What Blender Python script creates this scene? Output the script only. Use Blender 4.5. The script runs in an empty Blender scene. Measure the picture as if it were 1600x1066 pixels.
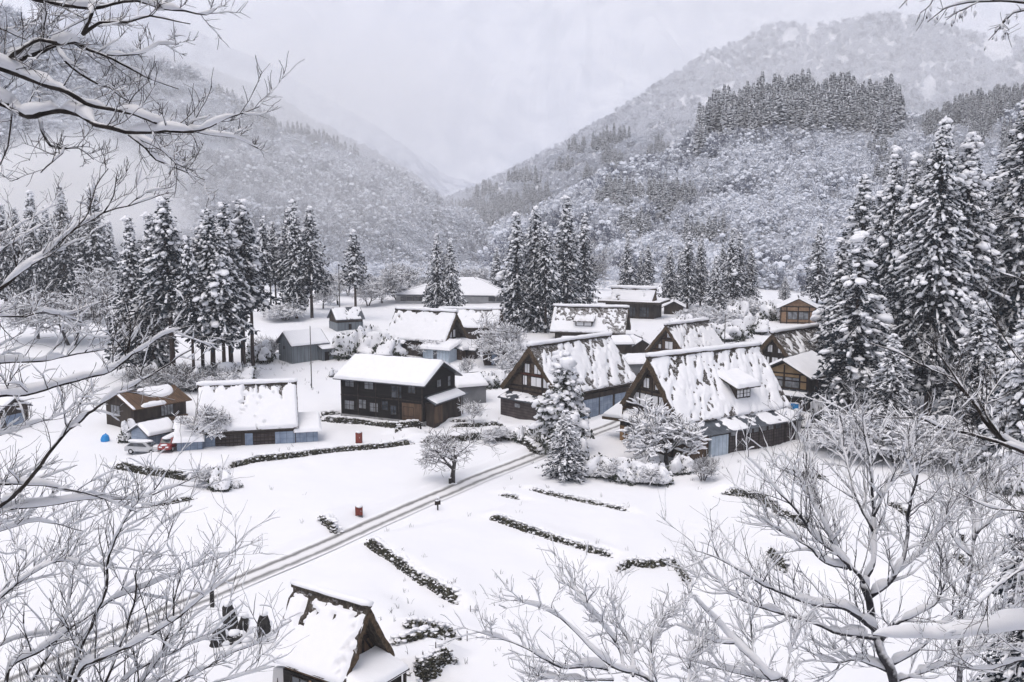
import bpy, bmesh, math, random
import numpy as np
from mathutils import Vector, Matrix
R = math.radians
C = bpy.context.scene.collection
RNG = np.random.default_rng(7)
random.seed(7)

# ---------------------------------------------------------------- camera model
FPX = 1556.0; PITCH = math.atan(203.0 / FPX); SP, CP = math.sin(PITCH), math.cos(PITCH)

def ray(px, py):
    a = (px - 800.0) / FPX; b = -(py - 533.0) / FPX
    return np.array([a, CP + b * SP, -SP + b * CP])

def PT(px, py, Y):
    """world point seen at photo pixel (px, py) at ground distance Y"""
    d = ray(px, py)
    return d * (Y / d[1])

# ---------------------------------------------------------------- noise
def _h(a, b, s):
    n = (a * 374761393 + b * 668265263 + s * 974634777) & 0xffffffff
    n = ((n ^ (n >> 13)) * 1274126177) & 0xffffffff
    return ((n ^ (n >> 16)) & 0xffff) / 65535.0

def vnoise(x, y, s=0):
    x = np.asarray(x, float); y = np.asarray(y, float)
    xi = np.floor(x).astype(np.int64); yi = np.floor(y).astype(np.int64)
    u = x - xi; v = y - yi; u = u * u * (3 - 2 * u); v = v * v * (3 - 2 * v)
    a = _h(xi, yi, s); b = _h(xi + 1, yi, s); c = _h(xi, yi + 1, s); d = _h(xi + 1, yi + 1, s)
    return (a * (1 - u) + b * u) * (1 - v) + (c * (1 - u) + d * u) * v

def fbm(x, y, s=0, o=4):
    t = 0; a = .5; n = 0
    for i in range(o):
        t = t + a * vnoise(np.asarray(x) * 2 ** i, np.asarray(y) * 2 ** i, s + i * 17); n += a; a *= .5
    return t / n

def sstep(a, b, x):
    t = np.clip((np.asarray(x, float) - a) / (b - a), 0, 1)
    return t * t * (3 - 2 * t)

# ---------------------------------------------------------------- mesh gathering
def ico(sub):
    bm = bmesh.new(); bmesh.ops.create_icosphere(bm, subdivisions=sub, radius=1.0)
    bm.verts.ensure_lookup_table()
    v = np.array([q.co[:] for q in bm.verts]); f = np.array([[q.index for q in p.verts] for p in bm.faces]); bm.free()
    return v, f
ICO1, ICO2 = ico(1), ico(2)

class G:
    def __init__(s): s.V = []; s.n = 0; s.T = []; s.Q = []
    def add(s, v, tris=None, quads=None, m=0):
        v = np.asarray(v, float).reshape(-1, 3)
        if tris is not None and len(tris): s.T.append((np.asarray(tris) + s.n, m))
        if quads is not None and len(quads): s.Q.append((np.asarray(quads) + s.n, m))
        s.V.append(v); s.n += len(v)
    def box(s, x0, x1, y0, y1, z0, z1, m=0):
        v = [(x, y, z) for x in (x0, x1) for y in (y0, y1) for z in (z0, z1)]
        s.add(v, quads=[(0, 1, 3, 2), (4, 6, 7, 5), (0, 4, 5, 1), (2, 3, 7, 6), (0, 2, 6, 4), (1, 5, 7, 3)], m=m)
        return s
    def prism(s, poly, axis, a, b, m=0):
        """extrude polygon (list of 2-D pts) along axis ('x': pts are y,z; 'y': pts are x,z; 'z': pts are x,y)"""
        n = len(poly)
        def p3(q, t):
            return (t, q[0], q[1]) if axis == 'x' else (q[0], t, q[1]) if axis == 'y' else (q[0], q[1], t)
        v = [p3(q, a) for q in poly] + [p3(q, b) for q in poly]
        s.add(v, quads=[(i, (i + 1) % n, n + (i + 1) % n, n + i) for i in range(n)], m=m)
        k = s.n - 2 * n
        tr = [(0, i, i + 1) for i in range(1, n - 1)] + [(n, n + i + 1, n + i) for i in range(1, n - 1)]
        s.T.append((np.array(tr) + k, m)); return s
    def grid(s, P, m=0):
        a, b = P.shape[:2]
        i = np.arange(a * b).reshape(a, b)
        q = np.stack([i[:-1, :-1], i[1:, :-1], i[1:, 1:], i[:-1, 1:]], -1).reshape(-1, 4)
        s.add(P.reshape(-1, 3), quads=q, m=m); return s
    def tube(s, P, rad, k=6, m=0, flat=1.0, cap=True):
        P = np.asarray(P, float); n = len(P)
        rad = np.broadcast_to(np.asarray(rad, float), (n,))
        T = np.gradient(P, axis=0); T /= np.linalg.norm(T, axis=1)[:, None] + 1e-9
        ref = np.array([0, 0, 1.0]) if np.abs(T[:, 2]).mean() < .85 else np.array([1.0, 0, 0])
        A = np.cross(T, ref); A /= np.linalg.norm(A, axis=1)[:, None] + 1e-9
        B = np.cross(A, T)
        t = np.arange(k) * 2 * math.pi / k
        V = P[:, None] + rad[:, None, None] * (np.cos(t)[None, :, None] * A[:, None] + flat * np.sin(t)[None, :, None] * B[:, None])
        i = np.arange(n * k).reshape(n, k); j = np.roll(i, -1, 1)
        q = np.stack([i[:-1], j[:-1], j[1:], i[1:]], -1).reshape(-1, 4)
        s.add(V, quads=q, m=m)
        if cap and k > 2:
            b0 = s.n - n * k
            tr = [(0, e + 1, e) for e in range(1, k - 1)] + [((n - 1) * k, (n - 1) * k + e, (n - 1) * k + e + 1) for e in range(1, k - 1)]
            s.T.append((np.array(tr) + b0, m))
        return s
    def blobs(s, c, sc, jit=.2, icos=ICO1, m=0, rng=RNG, az=None, tilt=None):
        c = np.asarray(c, float).reshape(-1, 3); n = len(c)
        if n == 0: return s
        sc = np.broadcast_to(np.asarray(sc, float), (n, 3)); v, f = icos
        W = v[None] * (1 + jit * (rng.random((n, len(v), 1)) * 2 - 1)) * sc[:, None]
        if tilt is not None:
            a, b = np.cos(tilt)[:, None], np.sin(tilt)[:, None]
            W = np.stack([W[..., 0] * a - W[..., 2] * b, W[..., 1], W[..., 0] * b + W[..., 2] * a], -1)
        t = rng.random(n) * 6.283 if az is None else np.asarray(az); ct, st = np.cos(t)[:, None], np.sin(t)[:, None]
        W = np.stack([W[..., 0] * ct - W[..., 1] * st, W[..., 0] * st + W[..., 1] * ct, W[..., 2]], -1) + c[:, None]
        s.add(W, tris=(f[None] + (np.arange(n) * len(v))[:, None, None]).reshape(-1, 3), m=m); return s
    def mesh(s, name, mats, smooth=False):
        me = bpy.data.meshes.new(name)
        V = np.concatenate(s.V).astype(np.float32)
        me.vertices.add(len(V)); me.vertices.foreach_set('co', V.ravel())
        idx = []; st = []; mi = []; o = 0
        for L, k in ((s.T, 3), (s.Q, 4)):
            for f, m in L:
                idx.append(f.ravel()); st.append(o + np.arange(len(f)) * k); mi.append(np.full(len(f), m)); o += f.size
        idx = np.concatenate(idx).astype(np.int32); st = np.concatenate(st).astype(np.int32)
        me.loops.add(len(idx)); me.loops.foreach_set('vertex_index', idx)
        me.polygons.add(len(st)); me.polygons.foreach_set('loop_start', st)
        me.polygons.foreach_set('material_index', np.concatenate(mi).astype(np.int32))
        me.polygons.foreach_set('use_smooth', np.full(len(st), smooth))
        for m in (mats if isinstance(mats, (list, tuple)) else [mats]): me.materials.append(m)
        me.update(calc_edges=True)
        return me
    def build(s, name, mats, parent=None, smooth=False):
        o = bpy.data.objects.new(name, s.mesh(name, mats, smooth)); C.objects.link(o)
        if parent is not None: o.parent = parent
        return o

def tag(o, label=None, cat=None, group=None, kind=None):
    if label: o['label'] = label
    if cat: o['category'] = cat
    if group: o['group'] = group
    if kind: o['kind'] = kind
    return o

def thing(name, label, cat, loc=(0, 0, 0), rotz=0.0, group=None):
    o = bpy.data.objects.new(name, None); C.objects.link(o); o.empty_display_size = .5
    o.location = tuple(float(q) for q in loc); o.rotation_euler = (0, 0, rotz)
    return tag(o, label, cat, group)

def dup(root, loc, rotz=0.0, scale=None, label=None, group=None):
    r = root.copy(); C.objects.link(r); r.location = tuple(float(q) for q in loc); r.rotation_euler = (0, 0, rotz)
    if scale is not None: r.scale = scale
    if label: r['label'] = label
    if group: r['group'] = group
    for ch in list(root.children):
        c = ch.copy(); C.objects.link(c); c.parent = r
        for g in ch.children:
            d = g.copy(); C.objects.link(d); d.parent = c
    return r

# ---------------------------------------------------------------- materials
def _new(name):
    m = bpy.data.materials.new(name); m.use_nodes = True
    nt = m.node_tree; b = nt.nodes['Principled BSDF']
    return m, nt, b

def col(c): return (c[0], c[1], c[2], 1.0)
SNOW_C = (.80, .808, .835)

def pmat(name, c1, c2=None, scale=3.0, lo=.4, hi=.6, stretch=(1, 1, 1), rough=.85, bump=0.0, bscale=None,
         snow=None, lines=None, detail=5, spec=.25):
    """noise-mixed colours; snow=(a,b): snow lying where the surface faces up; lines=(axis, per metre, colour, width)"""
    m, nt, b = _new(name); N = nt.nodes; Lk = nt.links.new
    b.inputs['Roughness'].default_value = rough; b.inputs['Specular IOR Level'].default_value = spec
    tc = N.new('ShaderNodeTexCoord'); mp = N.new('ShaderNodeMapping'); mp.inputs['Scale'].default_value = stretch
    Lk(tc.outputs['Object'], mp.inputs['Vector'])
    nz = N.new('ShaderNodeTexNoise'); nz.inputs['Scale'].default_value = scale; nz.inputs['Detail'].default_value = detail
    Lk(mp.outputs[0], nz.inputs['Vector'])
    cr = N.new('ShaderNodeValToRGB'); e = cr.color_ramp.elements
    e[0].position = lo; e[1].position = hi; e[0].color = col(c1); e[1].color = col(c2 or c1)
    Lk(nz.outputs['Fac'], cr.inputs['Fac']); out = cr.outputs['Color']
    if lines:
        for ax, per, lc, w in lines:
            sx = N.new('ShaderNodeSeparateXYZ'); Lk(tc.outputs['Object'], sx.inputs[0])
            mu = N.new('ShaderNodeMath'); mu.operation = 'MULTIPLY'; Lk(sx.outputs['XYZ'.index(ax)], mu.inputs[0]); mu.inputs[1].default_value = per
            fr = N.new('ShaderNodeMath'); fr.operation = 'FRACT'; Lk(mu.outputs[0], fr.inputs[0])
            lt = N.new('ShaderNodeMath'); lt.operation = 'LESS_THAN'; Lk(fr.outputs[0], lt.inputs[0]); lt.inputs[1].default_value = w
            mx = N.new('ShaderNodeMix'); mx.data_type = 'RGBA'
            Lk(lt.outputs[0], mx.inputs['Factor']); Lk(out, mx.inputs['A']); mx.inputs['B'].default_value = col(lc)
            out = mx.outputs['Result']
    if snow:
        ge = N.new('ShaderNodeNewGeometry'); sz = N.new('ShaderNodeSeparateXYZ'); Lk(ge.outputs['Normal'], sz.inputs[0])
        n2 = N.new('ShaderNodeTexNoise'); n2.inputs['Scale'].default_value = scale * 1.7; Lk(tc.outputs['Object'], n2.inputs['Vector'])
        ma = N.new('ShaderNodeMath'); ma.operation = 'MULTIPLY_ADD'; Lk(n2.outputs['Fac'], ma.inputs[0]); ma.inputs[1].default_value = .8
        Lk(sz.outputs['Z'], ma.inputs[2])
        mr = N.new('ShaderNodeMapRange'); Lk(ma.outputs[0], mr.inputs['Value'])
        mr.inputs['From Min'].default_value = snow[0] + .4; mr.inputs['From Max'].default_value = snow[1] + .4
        mx = N.new('ShaderNodeMix'); mx.data_type = 'RGBA'; Lk(mr.outputs[0], mx.inputs['Factor']); Lk(out, mx.inputs['A'])
        mx.inputs['B'].default_value = col(SNOW_C); out = mx.outputs['Result']
    Lk(out, b.inputs['Base Color'])
    if bump:
        n3 = N.new('ShaderNodeTexNoise'); n3.inputs['Scale'].default_value = bscale or scale * 3; n3.inputs['Detail'].default_value = 6
        Lk(mp.outputs[0], n3.inputs['Vector'])
        bp = N.new('ShaderNodeBump'); bp.inputs['Strength'].default_value = bump; bp.inputs['Distance'].default_value = .1
        Lk(n3.outputs['Fac'], bp.inputs['Height']); Lk(bp.outputs[0], b.inputs['Normal'])
    return m

M = {}
M['snow'] = pmat('snow', SNOW_C, (.77, .78, .81), scale=1.5, lo=.3, hi=.7, rough=.7, bump=.12, bscale=9)
M['ground'] = pmat('ground_snow', SNOW_C, (.78, .79, .82), scale=.12, lo=.35, hi=.65, rough=.75, bump=.25, bscale=1.3)
M['hillsnow'] = pmat('hill_snow', (.80, .81, .84), (.62, .64, .68), scale=.02, lo=.4, hi=.65, rough=.9)
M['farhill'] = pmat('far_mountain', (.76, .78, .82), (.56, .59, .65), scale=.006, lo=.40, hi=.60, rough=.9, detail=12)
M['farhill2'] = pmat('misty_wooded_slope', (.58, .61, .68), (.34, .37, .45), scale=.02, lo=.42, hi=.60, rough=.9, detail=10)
M['thatch'] = pmat('thatch', (.028, .023, .019), (.085, .072, .058), scale=3.2, lo=.35, hi=.7, stretch=(2, 1, 1), rough=.95, bump=.6, bscale=12, snow=(.60, 1.08))
M['thatch_edge'] = pmat('thatch_edge', (.030, .022, .015), (.12, .082, .05), scale=5, lo=.3, hi=.7, rough=.95, bump=.7, bscale=25, snow=(.62, .8))
M['wood_black'] = pmat('charred_wood', (.005, .0045, .0045), (.017, .014, .013), scale=1.2, lo=.35, hi=.7, stretch=(.4, .4, 3), rough=.8, lines=[('Z', 4.0, (.004, .004, .004), .12)])
M['wood_dark'] = pmat('dark_wood', (.022, .017, .014), (.065, .05, .04), scale=1.6, lo=.35, hi=.7, stretch=(1, 1, .25), rough=.85, lines=[('Y', 3.0, (.010, .008, .007), .1)])
M['wood_grid'] = pmat('slatted_wood', (.04, .032, .032), (.085, .07, .068), scale=1.2, lo=.35, hi=.7, rough=.85, lines=[('X', 2.2, (.015, .012, .012), .16), ('Z', 2.6, (.017, .014, .014), .16)])
M['wood_brown'] = pmat('brown_wood', (.07, .045, .03), (.14, .09, .058), scale=2, lo=.35, hi=.7, stretch=(1, 1, .3), rough=.85, lines=[('Y', 3.5, (.025, .018, .012), .1)])
M['wood_side'] = pmat('weathered_boards', (.05, .036, .027), (.12, .088, .066), scale=2, lo=.35, hi=.7, rough=.85, lines=[('X', 3.0, (.02, .015, .012), .1)])
M['wood_light'] = pmat('pale_cedar_boards', (.27, .165, .10), (.38, .25, .155), scale=2, lo=.35, hi=.7, rough=.7, lines=[('Z', 3.2, (.08, .04, .02), .12)])
M['beam'] = pmat('timber_beam', (.014, .011, .010), (.035, .027, .022), scale=3, rough=.8)
M['redbeam'] = pmat('reddish_beam', (.05, .018, .013), (.08, .03, .022), scale=3, rough=.8)
M['shoji'] = pmat('paper_screen', (.74, .74, .76), (.82, .82, .84), scale=1.5, lo=.3, hi=.7, rough=.7)
M['glass'] = pmat('window_glass', (.025, .03, .036), (.07, .08, .095), scale=1.2, lo=.4, hi=.6, rough=.12, spec=.6)
M['curtain'] = pmat('curtained_pane', (.10, .11, .12), (.27, .28, .30), scale=1.3, lo=.35, hi=.65, rough=.35)
M['blue'] = pmat('blue_translucent_sheet', (.13, .175, .255), (.24, .30, .39), scale=1.1, lo=.35, hi=.65, rough=.35, lines=[('X', 1.25, (.07, .10, .15), .07), ('Z', 1.6, (.10, .14, .20), .06)], spec=.5)
M['paleblue'] = pmat('pale_blue_boards', (.36, .43, .50), (.48, .55, .62), scale=1.6, lo=.35, hi=.65, rough=.6, lines=[('X', 1.6, (.12, .15, .18), .06)])
M['steel'] = pmat('grey_corrugated_sheet', (.105, .125, .14), (.19, .215, .235), scale=.8, lo=.3, hi=.7, stretch=(2, 2, .4), rough=.55, lines=[('X', 1.4, (.055, .065, .075), .1), ('Y', 1.4, (.055, .065, .075), .1)], spec=.4)
M['steel_plain'] = pmat('painted_grey_wall', (.16, .165, .175), (.21, .215, .225), scale=.6, rough=.6)
M['metal_roof'] = pmat('dark_metal_roof', (.035, .042, .052), (.075, .088, .105), scale=1.2, lo=.35, hi=.65, rough=.4, lines=[('X', 2.0, (.02, .024, .03), .1)], spec=.5)
M['rust'] = pmat('rusty_sheet_roof', (.05, .03, .018), (.135, .082, .047), scale=1.6, lo=.3, hi=.7, stretch=(2, .5, .5), rough=.7, lines=[('X', 3.0, (.06, .03, .016), .15)])
M['ochre'] = pmat('ochre_plaster', (.27, .18, .095), (.34, .235, .13), scale=1.4, rough=.85)
M['bamboo'] = pmat('reed_screen', (.17, .10, .045), (.30, .18, .085), scale=3, lo=.3, hi=.7, stretch=(1, 1, .15), rough=.8, lines=[('Y', 5.0, (.10, .06, .03), .15)])
M['concrete'] = pmat('concrete', (.20, .20, .20), (.30, .30, .30), scale=1.5, rough=.9)
M['offwhite'] = pmat('offwhite_wall', (.42, .42, .43), (.52, .52, .53), scale=.8, rough=.8)
M['stone'] = pmat('mossy_stone', (.014, .014, .012), (.065, .062, .040), scale=2.2, lo=.35, hi=.68, rough=.95, bump=.5, bscale=10, snow=(.82, .98))
M['darkstone'] = pmat('dark_rock', (.015, .015, .016), (.05, .047, .045), scale=2.2, lo=.35, hi=.68, rough=.95, bump=.5, bscale=8, snow=(.75, .9))
M['bark'] = pmat('bark', (.018, .015, .014), (.055, .047, .043), scale=6, lo=.35, hi=.7, stretch=(1, 1, .25), rough=.95, snow=(.35, .75))
M['frostbark'] = pmat('frosted_bark', (.022, .021, .024), (.065, .063, .07), scale=9, lo=.3, hi=.7, rough=.95, snow=(.0, .55))
M['rime'] = pmat('rime_snow', (.62, .65, .72), (.74, .765, .81), scale=.3, lo=.3, hi=.7, rough=.9)
M['cedarbark'] = pmat('cedar_bark', (.022, .016, .014), (.075, .052, .042), scale=4, lo=.35, hi=.7, stretch=(1, 1, .15), rough=.95, bump=.4)
M['twig'] = pmat('twig_bark', (.035, .032, .034), (.075, .068, .068), scale=5, rough=.9)
M['needle'] = pmat('cedar_needles', (.005, .010, .015), (.020, .032, .043), scale=.9, lo=.3, hi=.7, rough=.8, snow=(.62, 1.0))
M['leaf'] = pmat('dark_shrub_leaves', (.014, .021, .014), (.05, .06, .038), scale=1.3, lo=.3, hi=.7, rough=.7, snow=(.78, .98))
M['pineleaf'] = pmat('pine_needles', (.022, .030, .024), (.07, .075, .06), scale=1.1, lo=.3, hi=.7, rough=.8, snow=(.72, .95))
M['farneedle'] = pmat('far_conifer', (.012, .019, .026), (.04, .052, .062), scale=.4, lo=.3, hi=.7, rough=.9, snow=(.62, 1.0))
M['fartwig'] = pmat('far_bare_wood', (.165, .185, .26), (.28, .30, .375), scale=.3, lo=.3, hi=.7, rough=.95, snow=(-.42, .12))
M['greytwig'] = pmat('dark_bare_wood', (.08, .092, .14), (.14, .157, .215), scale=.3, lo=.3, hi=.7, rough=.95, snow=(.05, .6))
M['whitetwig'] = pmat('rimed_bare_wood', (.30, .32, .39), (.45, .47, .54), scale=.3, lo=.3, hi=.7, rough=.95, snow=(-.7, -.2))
M['car_silver'] = pmat('silver_paint', (.42, .43, .45), (.46, .47, .49), rough=.3, spec=.5)
M['car_red'] = pmat('red_paint', (.22, .02, .022), (.26, .025, .026), rough=.3, spec=.5)
M['rubber'] = pmat('rubber', (.015, .015, .016), rough=.8)
M['redbox'] = pmat('dull_red_paint', (.16, .035, .026), (.21, .05, .036), scale=4, rough=.6)
M['brightblue'] = pmat('bright_blue_sheet', (.015, .20, .52), (.03, .27, .62), scale=2, rough=.5)
M['pole'] = pmat('grey_pole', (.06, .058, .058), (.11, .105, .10), scale=2, rough=.8)
M['white_paint'] = pmat('white_paint', (.74, .74, .75), (.80, .80, .81), rough=.6)
M['road'] = None
# ---------------------------------------------------------------- ground heights
_prof = [(-60, 46.0), (-6, 3.2), (-2, -.6), (0.5, -1.7), (2.0, -2.7), (5, -6.2), (20, -17.5), (35, -24.5), (47, -28.6), (56, -30.0)]
for _py, _Y in ((1066, 62), (860, 85), (760, 103), (660, 132), (560, 175), (500, 220), (470, 262), (432, 340)):
    _prof.append((_Y, PT(800, _py, _Y)[2]))
_prof += [(385, -24.0), (440, -42.0), (600, -66.0), (10000, -72.0)]
_py_ = np.array([p[0] for p in _prof]); _pz_ = np.array([p[1] for p in _prof])
_ys = np.arange(-60, 10000, .5); _zs = np.interp(_ys, _py_, _pz_)
_k = np.ones(25) / 25; _zsm = np.convolve(np.pad(_zs, 12, 'edge'), _k, 'valid')
_w = sstep(8, 30, _ys); _zs = _zs * (1 - _w) + _zsm * _w

def H0(x, y):
    x = np.asarray(x, float); y = np.asarray(y, float)
    z = np.interp(y, _ys, _zs)
    a = sstep(45, 70, y) * .9
    z = z + a * (fbm(x / 34 + 50, y / 34 + 50, 3) - .5) * 1.2
    return z + sstep(190, 300, np.abs(x)) * sstep(60, 200, y) * (np.abs(x) - 190) * .06

def solve(px, py, Hf, y0=54, y1=700):
    d = ray(px, py); Y = np.arange(y0, y1, .25)
    X = d[0] / d[1] * Y; Z = d[2] / d[1] * Y
    below = np.nonzero(Z < Hf(X, Y))[0]
    i = below[0] if len(below) else len(Y) - 1
    return np.array([X[i], Y[i], float(Hf(X[i], Y[i]))])

# low walls of the terraces: pixel polylines, wall height in metres, terrace behind?
WALLS = [
 ('long low mossy stone wall below the blue sided thatched house', [(357,733),(400,721),(480,711),(525,705),(570,702),(644,693)], .60, 1),
 ('dark stone wall running behind the bare roadside tree', [(660,691),(707,689),(781,684),(813,689),(833,703),(846,708)], .85, 1),
 ('dark terrace wall in front of the black two storey house', [(505,658),(570,665),(622,681),(660,675)], .70, 1),
 ('short wall between black house and the small planked barn', [(708,673),(745,672),(784,669)], .45, 1),
 ('longest mossy wall across the open field right of the road', [(770,814),(815,829),(880,855),(957,881)], .60, 1),
 ('mossy wall closing the far right corner of the field', [(962,893),(981,885),(1016,885),(1057,880)], .55, 1),
 ('short steep wall at the corner beside the field', [(1060,886),(1082,916)], .55, 1),
 ('tall mossy wall slanting down in the middle of the near field', [(578,852),(620,882),(660,914),(716,952)], .85, 1),
 ('thin uppermost field wall half buried in snow', [(830,771),(880,781),(920,788),(980,802)], .35, 1),
 ('tiny piece of wall showing beside the road junction', [(782,774),(812,781)], .40, 1),
 ('ragged hedge topped wall behind the snowy bush tree on the right', [(1131,772),(1168,776),(1195,784),(1222,806),(1270,828)], .90, 1),
 ('short dark wall seen through the top of the right bare tree', [(1222,747),(1249,760),(1290,756)], .70, 1),
 ('small wedge of dark wall left of the right bare tree trunk', [(1206,868),(1216,882),(1230,898)], .85, 1),
 ('short wall in the snow field right of the bare tree top', [(1393,790),(1425,810)], .45, 1),
 ('ragged dark wall behind the branches at the left', [(184,732),(236,742),(294,752)], .85, 1),
 ('small wall glimpsed through left twigs above the road', [(226,791),(262,788),(302,780)], .40, 1),
 ('little dark wedge of wall above the road', [(502,812),(515,824),(530,832)], .75, 1),
 ('upper dark hedge bank right of the near hut', [(634,1008),(660,1000),(716,998)], .60, 1),
 ('middle dark hedge bank right of the near hut', [(612,1032),(650,1024),(684,1012)], .40, 1),
 ('big black retaining wall beside the near hut', [(640,1064),(670,1060),(706,1040)], 1.6, 1),
 ('short field wall below the far right cedars', [(1493,868),(1532,895)], .5, 1),
 ('dark stone edge left of the black house', [(420,668),(470,660),(528,652)], .35, 1),
 ('low dark wall behind the metal shed path', [(1012,568),(1040,566),(1068,563)], .4, 0),
 ('low wall in front of the upper right thatched house', [(1090,545),(1130,541),(1180,539)], .5, 0),
 ('garden wall under the snowy pine', [(705,668),(740,671),(775,668)], .3, 0),
]
WALL_W = []
for lab, pl, h, t in WALLS:
    WALL_W.append((lab, np.array([solve(px, py, H0) for px, py in pl]), h, t))

ROADPX = [(-60,1100),(150,1000),(250,958),(330,925),(400,895),(480,862),(600,808),(700,765),(800,724),(850,704),(900,684),(955,664)]
ROAD = np.array([solve(px, py, H0) for px, py in ROADPX])
_e = (ROAD[-1] - ROAD[-2]); ROAD = np.vstack([ROAD, ROAD[-1] + _e * 1.2])
def resample(P, step):
    P = np.asarray(P, float); s = np.r_[0, np.cumsum(np.linalg.norm(np.diff(P[:, :2], axis=0), axis=1))]
    n = max(2, int(s[-1] / step) + 1); t = np.linspace(0, s[-1], n)
    return np.stack([np.interp(t, s, P[:, k]) for k in range(P.shape[1])], -1)
def smooth_line(P, step, it=8):
    Q = resample(P, step)
    for _ in range(it): Q[1:-1] = (Q[:-2] + 2 * Q[1:-1] + Q[2:]) / 4
    return Q
ROADL = smooth_line(ROAD, 1.0, 30)

def seg_dist(x, y, A, B):
    d = B - A; L2 = (d ** 2).sum()
    t = ((x - A[0]) * d[0] + (y - A[1]) * d[1]) / L2; tc = np.clip(t, 0, 1)
    cx = x - (A[0] + d[0] * tc); cy = y - (A[1] + d[1] * tc)
    return np.hypot(cx, cy), cx, cy, (t - tc) * math.sqrt(L2), d / math.sqrt(L2)

def RD(x, y):
    """distance to the lane"""
    shp = np.broadcast(x, y).shape; x = np.broadcast_to(x, shp); y = np.broadcast_to(y, shp); rd = np.full(shp, 99.0)
    msk = (y < 160) & (y > 50)
    if msk.any():
        xm, ym = x[msk], y[msk]; r = np.full(xm.shape, 99.0)
        for i in range(0, len(ROADL) - 4, 4):
            r = np.minimum(r, seg_dist(xm, ym, ROADL[i, :2], ROADL[i + 4, :2])[0])
        rd[msk] = r
    return rd

def H(x, y):
    x = np.asarray(x, float); y = np.asarray(y, float); z = H0(x, y)
    shp = np.broadcast(x, y).shape; x = np.broadcast_to(x, shp); y = np.broadcast_to(y, shp)
    b = np.zeros(shp)
    for lab, W, h, terr in WALL_W:
        D = 16.0 if terr else 3
        lo = W[:, :2].min(0) - D - 2; hi = W[:, :2].max(0) + D + 2
        msk = (x > lo[0]) & (x < hi[0]) & (y > lo[1]) & (y < hi[1])
        if not msk.any(): continue
        xm, ym = x[msk], y[msk]; bb = np.zeros(xm.shape)
        for i in range(len(W) - 1):
            d, cx, cy, ov, t = seg_dist(xm, ym, W[i, :2], W[i + 1, :2])
            nx, ny = -t[1], t[0]
            if ny < 0: nx, ny = -nx, -ny
            side = cx * nx + cy * ny
            v = h * np.clip(1 - d / D, 0, 1) ** 1.3 * sstep(-.15, .3, side) * np.exp(-(ov / 1.6) ** 2)
            bb = np.maximum(bb, v)
        b[msk] = b[msk] + bb
    rd = RD(x, y)
    b = b * sstep(2.0, 4.0, rd)
    z = z + b - .22 * (1 - sstep(1.5, 2.3, rd)) + .16 * np.exp(-((rd - 2.7) / .6) ** 2)
    return z

def gp(px, py): return solve(px, py, H)

# ---------------------------------------------------------------- ground mesh
def spaced(*segs):
    out = []
    for a, b, st in segs: out.append(np.arange(a, b, st))
    return np.concatenate(out)
_xp = spaced((0, 75, .45), (75, 130, 1.0), (130, 300, 5), (300, 1000, 50), (1000, 7001, 500))
_xs = np.r_[-_xp[:0:-1], _xp]
_yy = spaced((-58, -8, 3), (-8, 50, 1.0), (50, 150, .4), (150, 262, .9), (262, 450, 5), (450, 1000, 50), (1000, 9500, 500))
GX, GY = np.meshgrid(_xs, _yy, indexing='ij')
GZ = H(GX, GY)
GZ = GZ + ((fbm(GX / 2.3, GY / 2.3, 91, 3) - .5) * .12 + (fbm(GX / 7 + GY / 19, GY / 9, 95, 3) - .5) * .34) * sstep(50, 60, GY) * (1 - sstep(250, 300, GY)) * sstep(2.2, 6, RD(GX, GY))
# faint ploughed ridges under the snow of the right hand vegetable field
_c = gp(1150, 835); _u = (GX - _c[0]) * .55 + (GY - _c[1]) * .83
GZ = GZ + .05 * np.sin(_u * 4.2) * np.exp(-(((GX - _c[0]) / 6) ** 2 + ((GY - _c[1]) / 5) ** 2) ** 2)
for _x0, _y0, _x1, _y1 in ((640, 800, 700, 765), (561, 812, 520, 845), (745, 668, 700, 748), (1150, 700, 1235, 690)):      # trodden footpaths
    _a, _b = gp(_x0, _y0), gp(_x1, _y1); _L = np.linalg.norm(_b - _a); _n = int(_L / .7)
    for _i in range(_n):
        _p = _a + (_b - _a) * _i / _n; _q = _p[:2] + np.array([math.sin(_i * .35), math.cos(_i * .3)]) * .5 + np.array([.16, 0]) * (-1) ** _i
        _m = (np.abs(GX - _q[0]) < 1) & (np.abs(GY - _q[1]) < 1); GZ[_m] -= .16 * np.exp(-((GX[_m] - _q[0]) ** 2 + (GY[_m] - _q[1]) ** 2) / .07)
g = G(); g.grid(np.stack([GX, GY, GZ], -1))
o = g.build('snow_ground', M['ground'], smooth=True); tag(o, 'snow covered fields and terraces of the valley floor', 'ground', kind='structure')

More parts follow.
